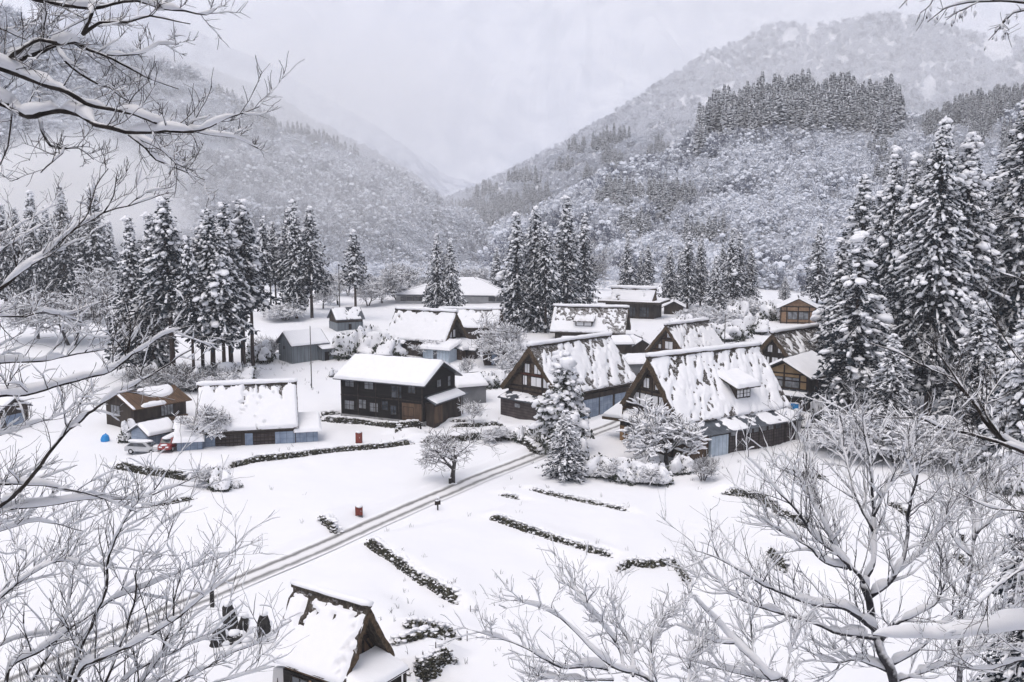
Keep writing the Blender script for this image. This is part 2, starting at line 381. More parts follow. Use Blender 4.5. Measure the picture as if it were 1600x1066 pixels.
# road: slushy strip with two wheel tracks
def road_mat():
    m, nt, b = _new('slushy_road'); N = nt.nodes; Lk = nt.links.new
    uv = N.new('ShaderNodeAttribute'); uv.attribute_name = 'across'
    tc = N.new('ShaderNodeTexCoord')
    nz = N.new('ShaderNodeTexNoise'); nz.inputs['Scale'].default_value = .9; nz.inputs['Detail'].default_value = 6; Lk(tc.outputs['Object'], nz.inputs['Vector'])
    ma = N.new('ShaderNodeMath'); ma.operation = 'MULTIPLY_ADD'; Lk(nz.outputs['Fac'], ma.inputs[0]); ma.inputs[1].default_value = .16; Lk(uv.outputs['Fac'], ma.inputs[2])
    cr = N.new('ShaderNodeValToRGB'); Lk(ma.outputs[0], cr.inputs['Fac'])
    cr.color_ramp.elements[0].position = 0; cr.color_ramp.elements[1].position = 1
    cr.color_ramp.elements[0].color = col(SNOW_C); cr.color_ramp.elements[1].color = col(SNOW_C)
    for p, c in ((.16, (.80, .80, .81)), (.24, (.40, .40, .40)), (.31, (.17, .168, .168)), (.37, (.32, .318, .316)), (.42, (.68, .675, .68)), (.55, (.78, .78, .79)), (.68, (.70, .70, .70)), (.73, (.28, .277, .275)), (.80, (.14, .138, .137)), (.88, (.42, .417, .415)), (.94, (.78, .78, .79))):
        e = cr.color_ramp.elements.new(p + .0); e.color = col(c)
    Lk(cr.outputs[0], b.inputs['Base Color']); b.inputs['Roughness'].default_value = .6
    return m
M['road'] = road_mat()
def strip(name, line, width, mat, lift, n=13):
    T = np.gradient(line[:, :2], axis=0); T /= np.linalg.norm(T, axis=1)[:, None]
    nrm = np.stack([-T[:, 1], T[:, 0]], -1); w = np.linspace(-.5, .5, n)
    X = line[:, 0:1] + nrm[:, 0:1] * w * width; Y = line[:, 1:2] + nrm[:, 1:2] * w * width
    Z = H(X, Y); Z = Z.mean(1, keepdims=True) * .7 + Z * .3 + lift
    gg = G(); gg.grid(np.stack([X, Y, Z], -1)); o = gg.build(name, mat, smooth=True)
    at = o.data.attributes.new('across', 'FLOAT', 'POINT')
    at.data.foreach_set('value', np.tile(w + .5, len(line)).astype(np.float32))
    return o
o = strip('road', smooth_line(ROADL, .5, 4), 3.1, M['road'], .06); tag(o, 'slushy lane with two wheel tracks crossing the snow field', 'road', kind='structure')
_lane = smooth_line(np.array([gp(*q) for q in ((640,672),(700,668),(745,660),(800,667),(860,676))]), .5, 6)
# ---------------------------------------------------------------- hills (real distances) and the woods on them
def hill(name, label, ridge, foot, nu, nv, amp, mat, drop=8.0, seed=1, gully=1.0, power=1.0):
    rp = np.array([PT(px, py, Y) for px, py, Y in ridge]); rp[:, 2] -= drop
    fp = np.array([[(px - 800) / FPX * Y * 1.0, Y, z] for px, Y, z in foot])
    u = np.linspace(0, 1, nu)
    def at(P):
        t = np.linspace(0, 1, len(P)); Q = np.stack([np.interp(u, t, P[:, k]) for k in range(3)], -1)
        for _ in range(int(nu / len(P) * .8)): Q[1:-1] = (Q[:-2] + 2 * Q[1:-1] + Q[2:]) / 4
        return Q
    r, f = at(rp), at(fp)
    v = np.linspace(0, 1, nv)[None, :, None]
    P = f[:, None] * (1 - v) + r[:, None] * v
    P[..., 2] = f[:, None, 2] + (r[:, None, 2] - f[:, None, 2]) * (v[..., 0] ** power)
    L = np.linalg.norm(r[-1] - r[0])
    w = np.sin(np.pi * np.clip(v[..., 0], 0, 1)) ** .7 + .22 * v[..., 0]
    U = np.repeat(u[:, None] * L, nv, 1); Hh = (v[..., 0] * np.linalg.norm(r - f, axis=1)[:, None])
    n1 = fbm(U / (90 * gully) + 3, Hh / (260 * gully) + 9, seed, 5) - .5
    n2 = fbm(U / (26 * gully), Hh / (34 * gully), seed + 5, 4) - .5
    P[..., 2] += (n1 * amp + n2 * amp * .3) * w
    P[..., 1] += (n1 * amp * .9) * w
    front = P.copy()
    back = []
    for k in range(1, 5):
        b = P[:, -1].copy(); b[:, 1] += k * 90.0; b[:, 2] -= k * k * 22.0; back.append(b)
    P = np.concatenate([P, np.stack(back, 1)], 1)
    g = G(); g.grid(P); o = g.build(name, mat, smooth=True); tag(o, label, 'hill', kind='structure')
    return front

def sample(front, n, seed, mask=None):
    rng = np.random.default_rng(seed); a, b = front.shape[:2]
    d1 = np.linalg.norm(np.diff(front, axis=0), axis=2)[:, :-1]; d2 = np.linalg.norm(np.diff(front, axis=1), axis=2)[:-1]
    w = (d1 * d2).ravel(); w /= w.sum()
    q = rng.choice(len(w), n, p=w); i, j = q // (b - 1), q % (b - 1); s, t = rng.random(n)[:, None], rng.random(n)[:, None]
    p = front[i, j] * (1 - s) * (1 - t) + front[i + 1, j] * s * (1 - t) + front[i, j + 1] * (1 - s) * t + front[i + 1, j + 1] * s * t
    u = (i + s[:, 0]) / (a - 1); v = (j + t[:, 0]) / (b - 1)
    return p, u, v

def project(P):
    f = P[:, 1] * CP - P[:, 2] * SP; up = P[:, 1] * SP + P[:, 2] * CP
    return 800 + FPX * P[:, 0] / f, 533 - FPX * up / f

def hidden_collection(name, objs):
    c = bpy.data.collections.new(name)
    for o in objs: c.objects.link(o)
    return c

def scatter(name, label, cat, pts, sc, proto_objs, seed, pick=None):
    """a far-off wood: ONE object whose trees are placed by a geometry-node tree"""
    n = len(pts); rng = np.random.default_rng(seed)
    me = bpy.data.meshes.new(name); me.vertices.add(n); me.vertices.foreach_set('co', np.asarray(pts, np.float32).ravel())
    for nm, ty, val in (('sc', 'FLOAT', np.asarray(sc)), ('rz', 'FLOAT', rng.random(n) * 6.283), ('pi', 'INT', rng.integers(0, len(proto_objs), n) if pick is None else pick)):
        at = me.attributes.new(nm, ty, 'POINT'); at.data.foreach_set('value', val.astype(np.float32 if ty == 'FLOAT' else np.int32))
    o = bpy.data.objects.new(name, me); C.objects.link(o); tag(o, label, cat, kind='stuff')
    col_ = hidden_collection(name + '_kinds', proto_objs)
    ng = bpy.data.node_groups.new(name, 'GeometryNodeTree')
    ng.interface.new_socket('Geometry', in_out='INPUT', socket_type='NodeSocketGeometry')
    ng.interface.new_socket('Geometry', in_out='OUTPUT', socket_type='NodeSocketGeometry')
    N = ng.nodes; L = ng.links.new
    gi = N.new('NodeGroupInput'); go = N.new('NodeGroupOutput'); ip = N.new('GeometryNodeInstanceOnPoints'); ci = N.new('GeometryNodeCollectionInfo')
    ci.inputs['Collection'].default_value = col_; ci.inputs['Separate Children'].default_value = True; ci.inputs['Reset Children'].default_value = True
    def attr(nm, ty):
        a = N.new('GeometryNodeInputNamedAttribute'); a.data_type = ty; a.inputs['Name'].default_value = nm; return a.outputs['Attribute']
    cx = N.new('ShaderNodeCombineXYZ'); L(attr('rz', 'FLOAT'), cx.inputs['Z'])
    L(gi.outputs[0], ip.inputs['Points']); L(ci.outputs[0], ip.inputs['Instance']); ip.inputs['Pick Instance'].default_value = True
    L(attr('pi', 'INT'), ip.inputs['Instance Index']); L(cx.outputs[0], ip.inputs['Rotation']); L(attr('sc', 'FLOAT'), ip.inputs['Scale'])
    L(ip.outputs[0], go.inputs[0])
    md = o.modifiers.new('wood', 'NODES'); md.node_group = ng
    return o

def far_bare(seed, mat='fartwig'):
    rng = np.random.default_rng(seed); g = G(); tips = []
    def grow(p, d, L, r, lv):
        n = 4; P = [p]; q = np.array(p, float); dd = np.array(d, float)
        for _ in range(n - 1):
            dd = dd + rng.normal(0, .16, 3) + (0, 0, .06); dd /= np.linalg.norm(dd); q = q + dd * L / (n - 1); P.append(q.copy())
        g.tube(P, np.linspace(r, r * .55, n), k=3, cap=False)
        if lv <= 1: tips.extend(P[1:])
        if lv == 0: return
        for _ in range((0, 4, 5, 5)[lv]):
            t = rng.uniform(.3, 1); k = int(t * (n - 1)); e = rng.normal(0, 1, 3); e -= e.dot(dd) * dd; e /= np.linalg.norm(e)
            nd = dd * .6 + e * .75 + np.array([0, 0, .12]); nd /= np.linalg.norm(nd)
            grow(P[k], nd, L * rng.uniform(.5, .75), max(r * .55, .05), lv - 1)
    for s in range(int(rng.integers(1, 3))):
        grow([rng.uniform(-.6, .6), rng.uniform(-.6, .6), -1.0], [rng.normal(0, .15), rng.normal(0, .15), 1], 6.0, .20, 3)
    nb = {'fartwig': 62, 'whitetwig': 84, 'greytwig': 18}[mat]; tips = np.array(tips); q = tips[rng.integers(0, len(tips), nb)] + rng.normal(0, .25, (nb, 3)); r = rng.lognormal(-1.22, .42, nb)
    g.blobs(q, np.stack([r * 1.25, r * 1.05, r * .78], -1), jit=.35, icos=ICO1, m=1, rng=rng)
    o = bpy.data.objects.new('bare_tree', g.mesh('bare_tree', [M[mat], M['rime']])); return o

def far_conifer(seed):
    rng = np.random.default_rng(seed); g = G(); Hh = 16.0; n = 230
    t = rng.random(n) ** .8; z = 2.0 + t * 14; rr = 2.2 * (1 - t) ** .7 * rng.uniform(.5, 1.05, n); a = rng.random(n) * 6.283
    base = np.stack([np.cos(a) * rr * .25, np.sin(a) * rr * .25, z + .3], -1); L = rr * .9 + .4
    out = np.stack([np.cos(a), np.sin(a), -.45 + rng.normal(0, .12, n)], -1); side = np.stack([-np.sin(a), np.cos(a), np.zeros(n)], -1)
    w = .35 + .35 * rr[:, None]
    tip = base + out * L[:, None]; mid = base + out * L[:, None] * .55 + (0, 0, .25)
    V = np.stack([base, mid + side * w, tip, mid - side * w], 1)
    g.add(V, quads=np.arange(n * 4).reshape(n, 4)); g.tube([(0, 0, -2), (0, 0, 16)], [.2, .03], k=4)
    g.blobs(tip[::3] + (0, 0, .12) - out[::3] * .4, np.stack([w[::3, 0] * .8, w[::3, 0] * .8, np.full(len(tip[::3]), .22)], -1), m=1, rng=rng)
    return bpy.data.objects.new('conifer', g.mesh('conifer', [M['farneedle'], M['snow']]))

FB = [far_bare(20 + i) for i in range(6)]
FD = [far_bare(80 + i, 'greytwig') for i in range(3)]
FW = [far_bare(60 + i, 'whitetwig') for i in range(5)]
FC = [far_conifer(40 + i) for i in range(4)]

MIX = FB + FW + FD          # 6 rimed, 5 white, 3 dark
def mixpick(p, seed, dark=.34, white=.58):
    rng = np.random.default_rng(seed); n = fbm(p[:, 0] / 26, p[:, 1] / 60 + p[:, 2] / 20, seed, 4) + rng.normal(0, .06, len(p))
    k = np.where(n < dark, rng.integers(11, 14, len(p)), np.where(n > white, rng.integers(6, 11, len(p)), rng.integers(0, 6, len(p)))); return k
def clump(p, seed, a=.65, b=1.5): return a + (b - a) * np.clip(fbm(p[:, 0] / 14, p[:, 1] / 30 + p[:, 2] / 12, seed, 3) * 1.6 - .3, 0, 1) * RNG.uniform(.7, 1.15, len(p))

# ---- hill on the left
LH = hill('hill', 'forested hill falling from the upper left to the valley bottom',
    [(-420,-120,690),(-250,-60,700),(0,12,750),(130,55,780),(280,98,800),(400,168,820),(500,208,850),(600,258,880),(700,318,920),(790,376,960),(880,430,1000)],
    [(-520,380,-55),(-300,400,-60),(-50,420,-62),(100,440,-64),(230,460,-66),(350,480,-68),(450,500,-70),(560,540,-72),(680,600,-74),(790,700,-76),(900,850,-76)], 150, 60, 62, M['hillsnow'], 9, 11)
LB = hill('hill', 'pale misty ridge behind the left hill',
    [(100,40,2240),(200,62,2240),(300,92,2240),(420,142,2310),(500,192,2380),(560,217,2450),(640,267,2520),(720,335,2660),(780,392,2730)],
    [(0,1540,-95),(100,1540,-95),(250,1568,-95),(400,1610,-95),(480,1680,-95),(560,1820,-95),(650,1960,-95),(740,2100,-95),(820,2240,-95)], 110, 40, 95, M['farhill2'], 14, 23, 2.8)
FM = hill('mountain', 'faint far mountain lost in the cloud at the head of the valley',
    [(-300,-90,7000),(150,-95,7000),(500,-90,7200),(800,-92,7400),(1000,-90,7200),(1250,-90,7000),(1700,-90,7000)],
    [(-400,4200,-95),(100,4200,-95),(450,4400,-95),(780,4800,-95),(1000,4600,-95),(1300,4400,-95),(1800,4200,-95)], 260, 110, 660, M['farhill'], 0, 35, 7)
RM = hill('mountain', 'big pale wooded mountain rising at the upper right',
    [(640,340,2925),(700,305,2850),(800,258,2700),(900,203,2550),(1010,138,2400),(1100,82,2325),(1180,46,2250),(1230,29,2250),(1300,30,2250),(1370,16,2250),(1440,24,2250),(1500,42,2250),(1570,52,2250),(1640,50,2250),(1850,70,2250),(2100,20,2100)],
    [(640,2250,-95),(720,2100,-95),(790,1950,-95),(860,1725,-95),(950,1575,-95),(1040,1470,-95),(1130,1410,-95),(1220,1350,-95),(1300,1350,-95),(1380,1350,-95),(1460,1350,-95),(1540,1350,-95),(1620,1320,-95),(1720,1290,-95),(1900,1275,-95),(2200,1200,-95)], 190, 80, 115, M['hillsnow'], 12, 47, 2.6)
SPUR = hill('hill', 'low dark wooded spur in the middle of the valley mouth',
    [(660,350,1250),(720,315,1150),(800,270,1100),(880,230,1050),(950,200,1000),(1000,205,980),(1060,240,950),(1130,280,930),(1250,345,930)],
    [(690,900,-80),(740,860,-80),(800,800,-80),(860,760,-80),(930,720,-80),(1000,700,-80),(1080,690,-80),(1160,690,-80),(1280,690,-80)], 90, 40, 26, M['hillsnow'], 8, 59)
RH = hill('hill', 'near wooded hill rising behind the village on the right',
    [(800,375,540),(850,340,560),(900,305,590),(980,268,620),(1050,242,640),(1110,196,650),(1180,164,650),(1300,150,640),(1390,166,630),(1450,192,600),(1520,166,570),(1600,134,540),(1750,90,510),(2000,20,460),(2300,-60,400)],
    [(760,360,-30),(850,345,-26),(930,330,-25),(1010,318,-25),(1090,308,-25),(1150,300,-25),(1220,292,-25),(1300,282,-25),(1390,268,-25),(1460,262,-25),(1540,270,-24),(1640,255,-24),(1800,235,-24),(2100,210,-24),(2500,180,-24)], 170, 70, 38, M['hillsnow'], 7, 71, .8)

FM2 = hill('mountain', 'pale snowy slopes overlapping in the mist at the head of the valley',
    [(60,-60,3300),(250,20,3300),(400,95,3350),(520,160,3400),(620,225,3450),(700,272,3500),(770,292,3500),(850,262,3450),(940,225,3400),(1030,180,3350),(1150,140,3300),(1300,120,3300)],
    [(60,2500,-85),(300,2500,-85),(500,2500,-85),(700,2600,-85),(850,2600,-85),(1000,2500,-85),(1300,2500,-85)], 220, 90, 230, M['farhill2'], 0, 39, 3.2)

def clearings(p, s, thr): return fbm(p[:, 0] / 55 + 7, (p[:, 1] + p[:, 2]) / 55, s, 4) > thr - .05

# deciduous woods
p, u, v = sample(LH, 13000, 101); px, py = project(p)
k = clearings(p, 5, .30) & ~((np.abs(px - 340) < 28) & (np.abs(py - 238) < 14)) & ~((np.abs(px - 270) < 12) & (np.abs(py - 165) < 14)) & ~((np.abs(px-35)<30)&(np.abs(py-140)<18)); p = p[k]
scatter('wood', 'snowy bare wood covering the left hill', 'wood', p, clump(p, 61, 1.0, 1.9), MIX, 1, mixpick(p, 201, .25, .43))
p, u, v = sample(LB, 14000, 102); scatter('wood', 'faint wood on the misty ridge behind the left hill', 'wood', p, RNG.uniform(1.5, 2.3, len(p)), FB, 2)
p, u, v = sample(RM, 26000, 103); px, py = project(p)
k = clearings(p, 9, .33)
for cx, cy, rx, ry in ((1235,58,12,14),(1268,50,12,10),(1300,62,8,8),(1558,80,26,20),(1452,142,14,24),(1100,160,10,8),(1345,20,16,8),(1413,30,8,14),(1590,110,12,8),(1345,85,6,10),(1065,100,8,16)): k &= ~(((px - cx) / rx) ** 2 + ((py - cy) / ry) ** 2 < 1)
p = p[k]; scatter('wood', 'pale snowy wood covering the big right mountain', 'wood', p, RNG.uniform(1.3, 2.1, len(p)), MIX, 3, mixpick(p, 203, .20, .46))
p, u, v = sample(SPUR, 5500, 104); px, py = project(p); dark = fbm(px / 40, py / 16, 8, 3) > .52
k = ~((np.abs(px - 770) < 14) & (np.abs(py - 298) < 7)); scatter('wood', 'bare wood on the low middle spur', 'wood', p[~dark & k], RNG.uniform(.8, 1.3, (~dark & k).sum()), FB, 4)
scatter('conifer_wood', 'dark conifer patches on the low middle spur', 'wood', p[dark & k], RNG.uniform(.8, 1.2, (dark & k).sum()), FC, 5)
p, u, v = sample(RH, 11000, 105); px, py = project(p)
plant = (px > 1095) & (px < 1392) & (v > .80 + .06 * fbm(px / 30, px * 0, 4)) & (py < 218)
side = (px > 1440) & (v > .52) & (fbm(px / 50, py / 40, 12, 3) > .42)
lower = (px > 930) & (px < 1135) & (v < .52) & (v > .14) & (fbm(px / 40, py / 30, 14, 3) > .58)
dec = ~(plant | side | lower) & clearings(p, 15, .18)
scatter('wood', 'snow dusted bare wood covering the near right hill', 'wood', p[dec], clump(p[dec], 62, .8, 1.6), MIX, 6, mixpick(p[dec], 202, .27, .46))
s_ = side | lower | ((fbm(p[:, 0] / 40, p[:, 2] / 22, 33, 3) > .70) & ~plant & (v < .8))
scatter('conifer_wood', 'dark conifers mixed into the slope of the near right hill', 'wood', p[s_], RNG.uniform(.5, .9, s_.sum()), FC, 7)
p2, u2, v2 = sample(RH[:, 44:], 3600, 106); px, py = project(p2)
k = (px > 1090) & (px < 1396 + 8 * RNG.normal(0, 1, len(px))) & (v2 > .34 + .16 * sstep(1250, 1100, px) + .5 * (fbm(px / 28, px * 0, 4) - .5) + RNG.normal(0, .06, len(px)))
scatter('conifer_plantation', 'dense dark conifer plantation crowning the near right hill', 'wood', p2[k], RNG.uniform(1.15, 1.5, k.sum()) * (.70 + .65 * fbm(p2[k][:, 0] / 9, p2[k][:, 1] / 9, 66, 2)), FC, 8)
p3, u3, v3 = sample(LH[:, 30:], 9000, 107); px, py = project(p3)
k = ((px > 350) & (px < 500) & (np.abs((py - 140) - (px - 345) * .62 - 8) < 9)) | ((v3 > .9) & (px > 340) & (px < 560))
k &= RNG.random(len(k)) < .8
scatter('conifer_wood', 'thin dark line of conifers along the crest of the left hill', 'wood', p3[k], RNG.uniform(.7, 1.1, k.sum()), FC, 9)

# white thicket at the far edge of the village
rg = np.random.default_rng(77); X = rg.uniform(-190, 130, 900); Y = rg.uniform(285, 372, 900); k = ~((np.abs(X + 12) < 28) & (Y < 285)); X, Y = X[k], Y[k]
k = (X < -20) | (rg.random(len(X)) < .5); X, Y = X[k], Y[k]
scatter('thicket', 'white snow covered thicket along the far edge of the village', 'thicket', np.stack([X, Y, H(X, Y)], -1), rg.uniform(.35, .75, len(X)), FW, 12)

# the wooded slope rising behind the viewpoint (it shades the branches close to the viewer)
rg = np.random.default_rng(88); X = rg.uniform(-50, 50, 70); Y = rg.uniform(-44, -7, 70); k = np.hypot(X, Y) > 8; X, Y = X[k], Y[k]
scatter('slope_wood', 'dark conifers on the slope rising behind the viewpoint', 'wood', np.stack([X, Y, H(X, Y)], -1), rg.uniform(1.2, 2.0, len(X)), FC, 13)
# ---------------------------------------------------------------- tree kinds (each built once, then copied)
def cedar_proto(seed, bare=.12, rad=.17, snow=.75, droop=.55, lump=.25, per=6, gap=.55, Hh=25.0, leafmat='needle', heavy=1.0, power=.75):
    rng = np.random.default_rng(seed)
    tr = G(); zz = np.linspace(0, Hh, 9); wob = np.cumsum(rng.normal(0, .05, (9, 2)), 0)
    tr.tube(np.c_[wob[:, 0], wob[:, 1], zz - .6], np.linspace(.30, .05, 9) * Hh / 25 + .03, k=8)
    lf, sn = G(), G(); base, dirs, lens, cs, ss, azs, tl = [], [], [], [], [], [], []
    z = bare * Hh
    while z < Hh - .5:
        t = (z - bare * Hh) / (Hh * (1 - bare)); r0 = 1.12 * rad * Hh * (1 - t) ** power * (.55 + .45 * sstep(0, .12, t)) * (1 - .35 * sstep(.72, .95, t)) + .14
        for a in rng.random() * 6.283 + np.arange(per) * 6.283 / per + rng.normal(0, .25, per):
            ld = float(np.clip(.15 + 1.75 * (fbm(math.cos(a) * 1.1 + z * .23 + seed, math.sin(a) * 1.1 + z * .23, seed + 60, 3) - .12), .15, 1.6)); L = r0 * rng.uniform(.45, 1.0) * (.75 + .3 * ld)
            if rng.random() < .07: continue
            n = max(3, int(L / .55)); s = np.linspace(.18, 1, n); d = np.array([math.cos(a), math.sin(a)])
            px = np.interp(z, zz, wob[:, 0]) + d[0] * L * s; py = np.interp(z, zz, wob[:, 1]) + d[1] * L * s
            pz = z + rng.normal(0, .12) + L * (.18 * s - droop * s * s)
            tr.tube(np.c_[px, py, pz][::max(1, n // 3)], np.linspace(.05, .02, len(px[::max(1, n // 3)])), k=3, cap=False)
            if ld * snow > .34 and n > 2:
                i0 = int(n * rng.uniform(.25, .5)); m = n - i0; w = lump * .74 * min(1.35, ld) * (.55 + .75 * np.linspace(0, 1, m)) * rng.uniform(.6, 1.3, m) * heavy; w[0] *= .4; w[-1] *= .75
                if m >= 2: sn.tube(np.c_[px[i0:], py[i0:], pz[i0:] + .05 + w * .35], w, k=7, flat=.62)
            for i in range(n):
                c = np.array([px[i], py[i], pz[i]]); w = .30 + .30 * s[i] * min(1, L / 2.5)
                for _ in range(7):
                    e = np.array([d[0] * rng.uniform(-.1, 1.0), d[1] * rng.uniform(-.1, 1.0), rng.uniform(-.9, .15)]) + rng.normal(0, .45, 3)
                    base.append(c + rng.normal(0, .12, 3)); dirs.append(e / (np.linalg.norm(e) + 1e-6)); lens.append(rng.uniform(.55, 1.1) * (.6 + .5 * w) * (1.05 - .55 * t))
                if s[i] > .30:
                    for _ in range(2):
                        if rng.random() > snow * ld * (.30 + .48 * s[i]) * (.60 + .60 * t): continue
                        q = lump * .86 * rng.lognormal(-.2, .40) * (.75 + .4 * s[i]) * heavy; lat = rng.normal(0, .30 + .06 * L)
                        cs.append(c + np.array([-d[1] * lat, d[0] * lat, .06 + q * .25 + rng.normal(0, .12)])); ss.append((q * rng.uniform(.9, 1.5), q * rng.uniform(.75, 1.1), q * rng.uniform(.5, .8)))
                        azs.append(a + rng.normal(0, .35)); tl.append(math.atan(.18 - 2 * droop * s[i]) * rng.uniform(.3, .9))
        z += gap * rng.uniform(.75, 1.25) * (1.15 - .5 * t)
    base, dirs, lens = np.array(base), np.array(dirs), np.array(lens)[:, None]
    up = rng.normal(0, 1, base.shape); sd = np.cross(dirs, up); sd /= np.linalg.norm(sd, axis=1)[:, None] + 1e-6
    V = np.stack([base + sd * lens * .10, base + dirs * lens * .55 + sd * lens * .24, base + dirs * lens, base + dirs * lens * .55 - sd * lens * .24], 1)
    lf.add(V, quads=np.arange(len(V) * 4).reshape(-1, 4))
    sn.blobs(cs, ss, jit=.26, icos=ICO2, rng=rng, az=np.array(azs), tilt=np.array(tl))
    sn.blobs([(wob[-1, 0], wob[-1, 1], Hh - .7)], [(.22, .22, .5)], icos=ICO1, rng=rng)
    return [('trunk', tr.mesh('trunk', M['cedarbark'], True)), ('crown', lf.mesh('crown', M[leafmat])), ('snow_clumps', sn.mesh('snow_clumps', M['snow'], True))], Hh

CED = {
 'slim': cedar_proto(1, .10, .130), 'mid': cedar_proto(2, .10, .165, power=.92), 'wide': cedar_proto(3, .06, .20, heavy=1.1),
 'bare': cedar_proto(4, .38, .165, power=1.0), 'bare2': cedar_proto(5, .28, .175, power=.95), 'tall': cedar_proto(6, .12, .165, lump=.30, Hh=42.0, per=8, gap=.62), 'tall2': cedar_proto(10, .10, .15, lump=.30, Hh=40.0, per=8, gap=.62, snow=.6),
 'full': cedar_proto(7, .03, .21, snow=.85, lump=.26), 'snowy': cedar_proto(8, .04, .19, snow=.98, lump=.27, heavy=1.25), 'tuft': cedar_proto(9, .42, .13, snow=.85),
 'pine': cedar_proto(12, .06, .27, snow=1.9, droop=.30, lump=.34, per=8, gap=.62, Hh=13.0, leafmat='pineleaf', heavy=1.1, power=.6),
}

def plant(proto, name, label, cat, loc, height, wf=1.0, group=None, rot=None):
    parts, Hh = proto
    s = height / Hh; r = thing(name, label, cat, loc, RNG.random() * 6.283 if rot is None else rot, group); r.scale = (s * wf, s * wf, s)
    for nm, me in parts:
        o = bpy.data.objects.new(nm, me); C.objects.link(o); o.parent = r
    return r

def cedar(kind, px, basepy, toppy, label, wf=1.0, group='snow laden cedars'):
    b = gp(px, basepy); top = PT(px, toppy, b[1])
    return plant(CED[kind], 'cedar_tree', label, 'cedar', b, top[2] - b[2], wf, group)

# the grove at the left
gL = 'cedars of the left grove'
for a in [
 ('mid',212,588,338,'leftmost cedar of the left grove, clothed almost to the ground',1.1),('mid',243,592,332,'second cedar from the left in the left grove',1.05),
 ('bare',272,600,305,'tall cedar of the left grove with bare double looking trunk behind the brown house',1.25),('bare',304,604,366,'shorter cedar in the middle gap of the left grove',.9),
 ('bare2',335,598,324,'broad snowy cedar right of the gap in the left grove',1.25),('bare2',352,600,352,'cedar half hidden in the right clump of the left grove',1.1),
 ('bare',362,590,314,'cedar with dark bare trunk just left of the last one of the grove',1.1),('bare',381,578,309,'tallest cedar at the right of the left grove',1.2),
 ('tuft',396,572,345,'rightmost cedar of the left grove with long bare stem',1.1),('bare',228,584,372,'low cedar behind the left end of the left grove',1.1),('bare2',318,588,352,'cedar standing behind the gap in the left grove',1.0)]:
    cedar(*a[:5], wf=a[5], group=gL)
gS = 'cedars behind the grey metal shed'
for a in [
 ('bare',413,496,336,'leftmost slim cedar behind the grey corrugated shed',.9),('bare',432,492,345,'second slim cedar behind the grey corrugated shed',.9),
 ('bare2',455,494,322,'middle dark cedar above the grey corrugated shed',1.15),('mid',464,498,312,'tallest cedar above the grey corrugated shed',1.0),
 ('bare2',487,497,320,'rightmost full cedar beside the little dark barn',1.15),('bare',424,488,352,'cedar showing between the slim trunks behind the shed',.9)]:
    cedar(*a[:5], wf=a[5], group=gS)
gF = 'cedars behind the twigs at the far left'
for i, (x, t, w) in enumerate([(10,318,1.1),(32,322,1),(57,300,1),(80,322,1),(105,290,1.1),(130,335,1),(153,291,1.1),(176,345,1)]):
    cedar(('mid','slim','wide','mid')[i % 4], x, 478, t, ['far left cedar at the very edge of the photo','second far left cedar seen through twigs','pointed third cedar at the far left','fourth cedar at the far left, slightly lower','tall broad cedar of the far left row','lower cedar in the right half of the far left row','tall pointed cedar near the right end of the far left row','last and lowest cedar of the far left row'][i], w, gF)
cedar('tuft', 556, 500, 360, 'lone cedar with bare stem and snowy tuft beside the dark barn', 1.35, None)
gM = 'cedars in the middle behind the village'
for a in [
 ('full',684,486,364,'left one of the pair of cedars in front of the big hipped roof',1.0),('full',704,486,372,'right one of the pair of cedars in front of the big hipped roof',1.0),
 ('mid',806,518,332,'leftmost cedar of the clump behind the mossy thatched roof',1.2),('full',836,516,320,'cedar of the middle clump left of the big bare tree',1.0),
 ('bare2',852,520,345,'cedar with dark thick trunk beside the mossy thatched roof',1.0),('mid',884,500,306,'tallest cedar of the middle clump',1.25),('slim',912,490,332,'cedar behind the big grey bare tree',1.1),
 ('slim',776,470,385,'small cedar behind the big hipped roof',1.3)]:
    cedar(*a[:5], wf=a[5], group=gM)
gR = 'row of cedars behind the shrine'
for i, (kd, x, b, t, w) in enumerate([('mid',980,470,366,1.15),('slim',1012,476,380,1.2),('mid',1046,478,384,1.25),('slim',1074,482,362,1.2),('mid',1094,480,366,1.1),('full',1118,496,398,1.15),('mid',1142,486,356,1.15),('slim',1153,480,362,1.1),('slim',1172,480,384,1.2),('mid',1000,462,392,1),('slim',1062,470,392,1),('slim',1128,474,378,1)]):
    cedar(kd, x, b, t, ['cedar rising right behind the thatched shrine','low slim cedar second right of the shrine','cedar above the small dark shed','slim pointed cedar in the middle of the row','cedar left of the snowiest one in the row','snowiest low cedar in front of the row','tallest cedar in the right half of the row','pointed cedar touching the tallest of the row','last cedar at the right end of the row','small cedar tucked behind the shrine roof','short cedar behind the gap of the row','short cedar behind the snowiest one'][i], w, gR)
cedar('mid', 1276, 474, 350, 'single tall cedar just behind the pale boarded house', 1.25, None)
cedar('full', 1226, 480, 432, 'small round cedar left of the pale boarded house', 1.4, None)
gB = 'big cedars at the right'
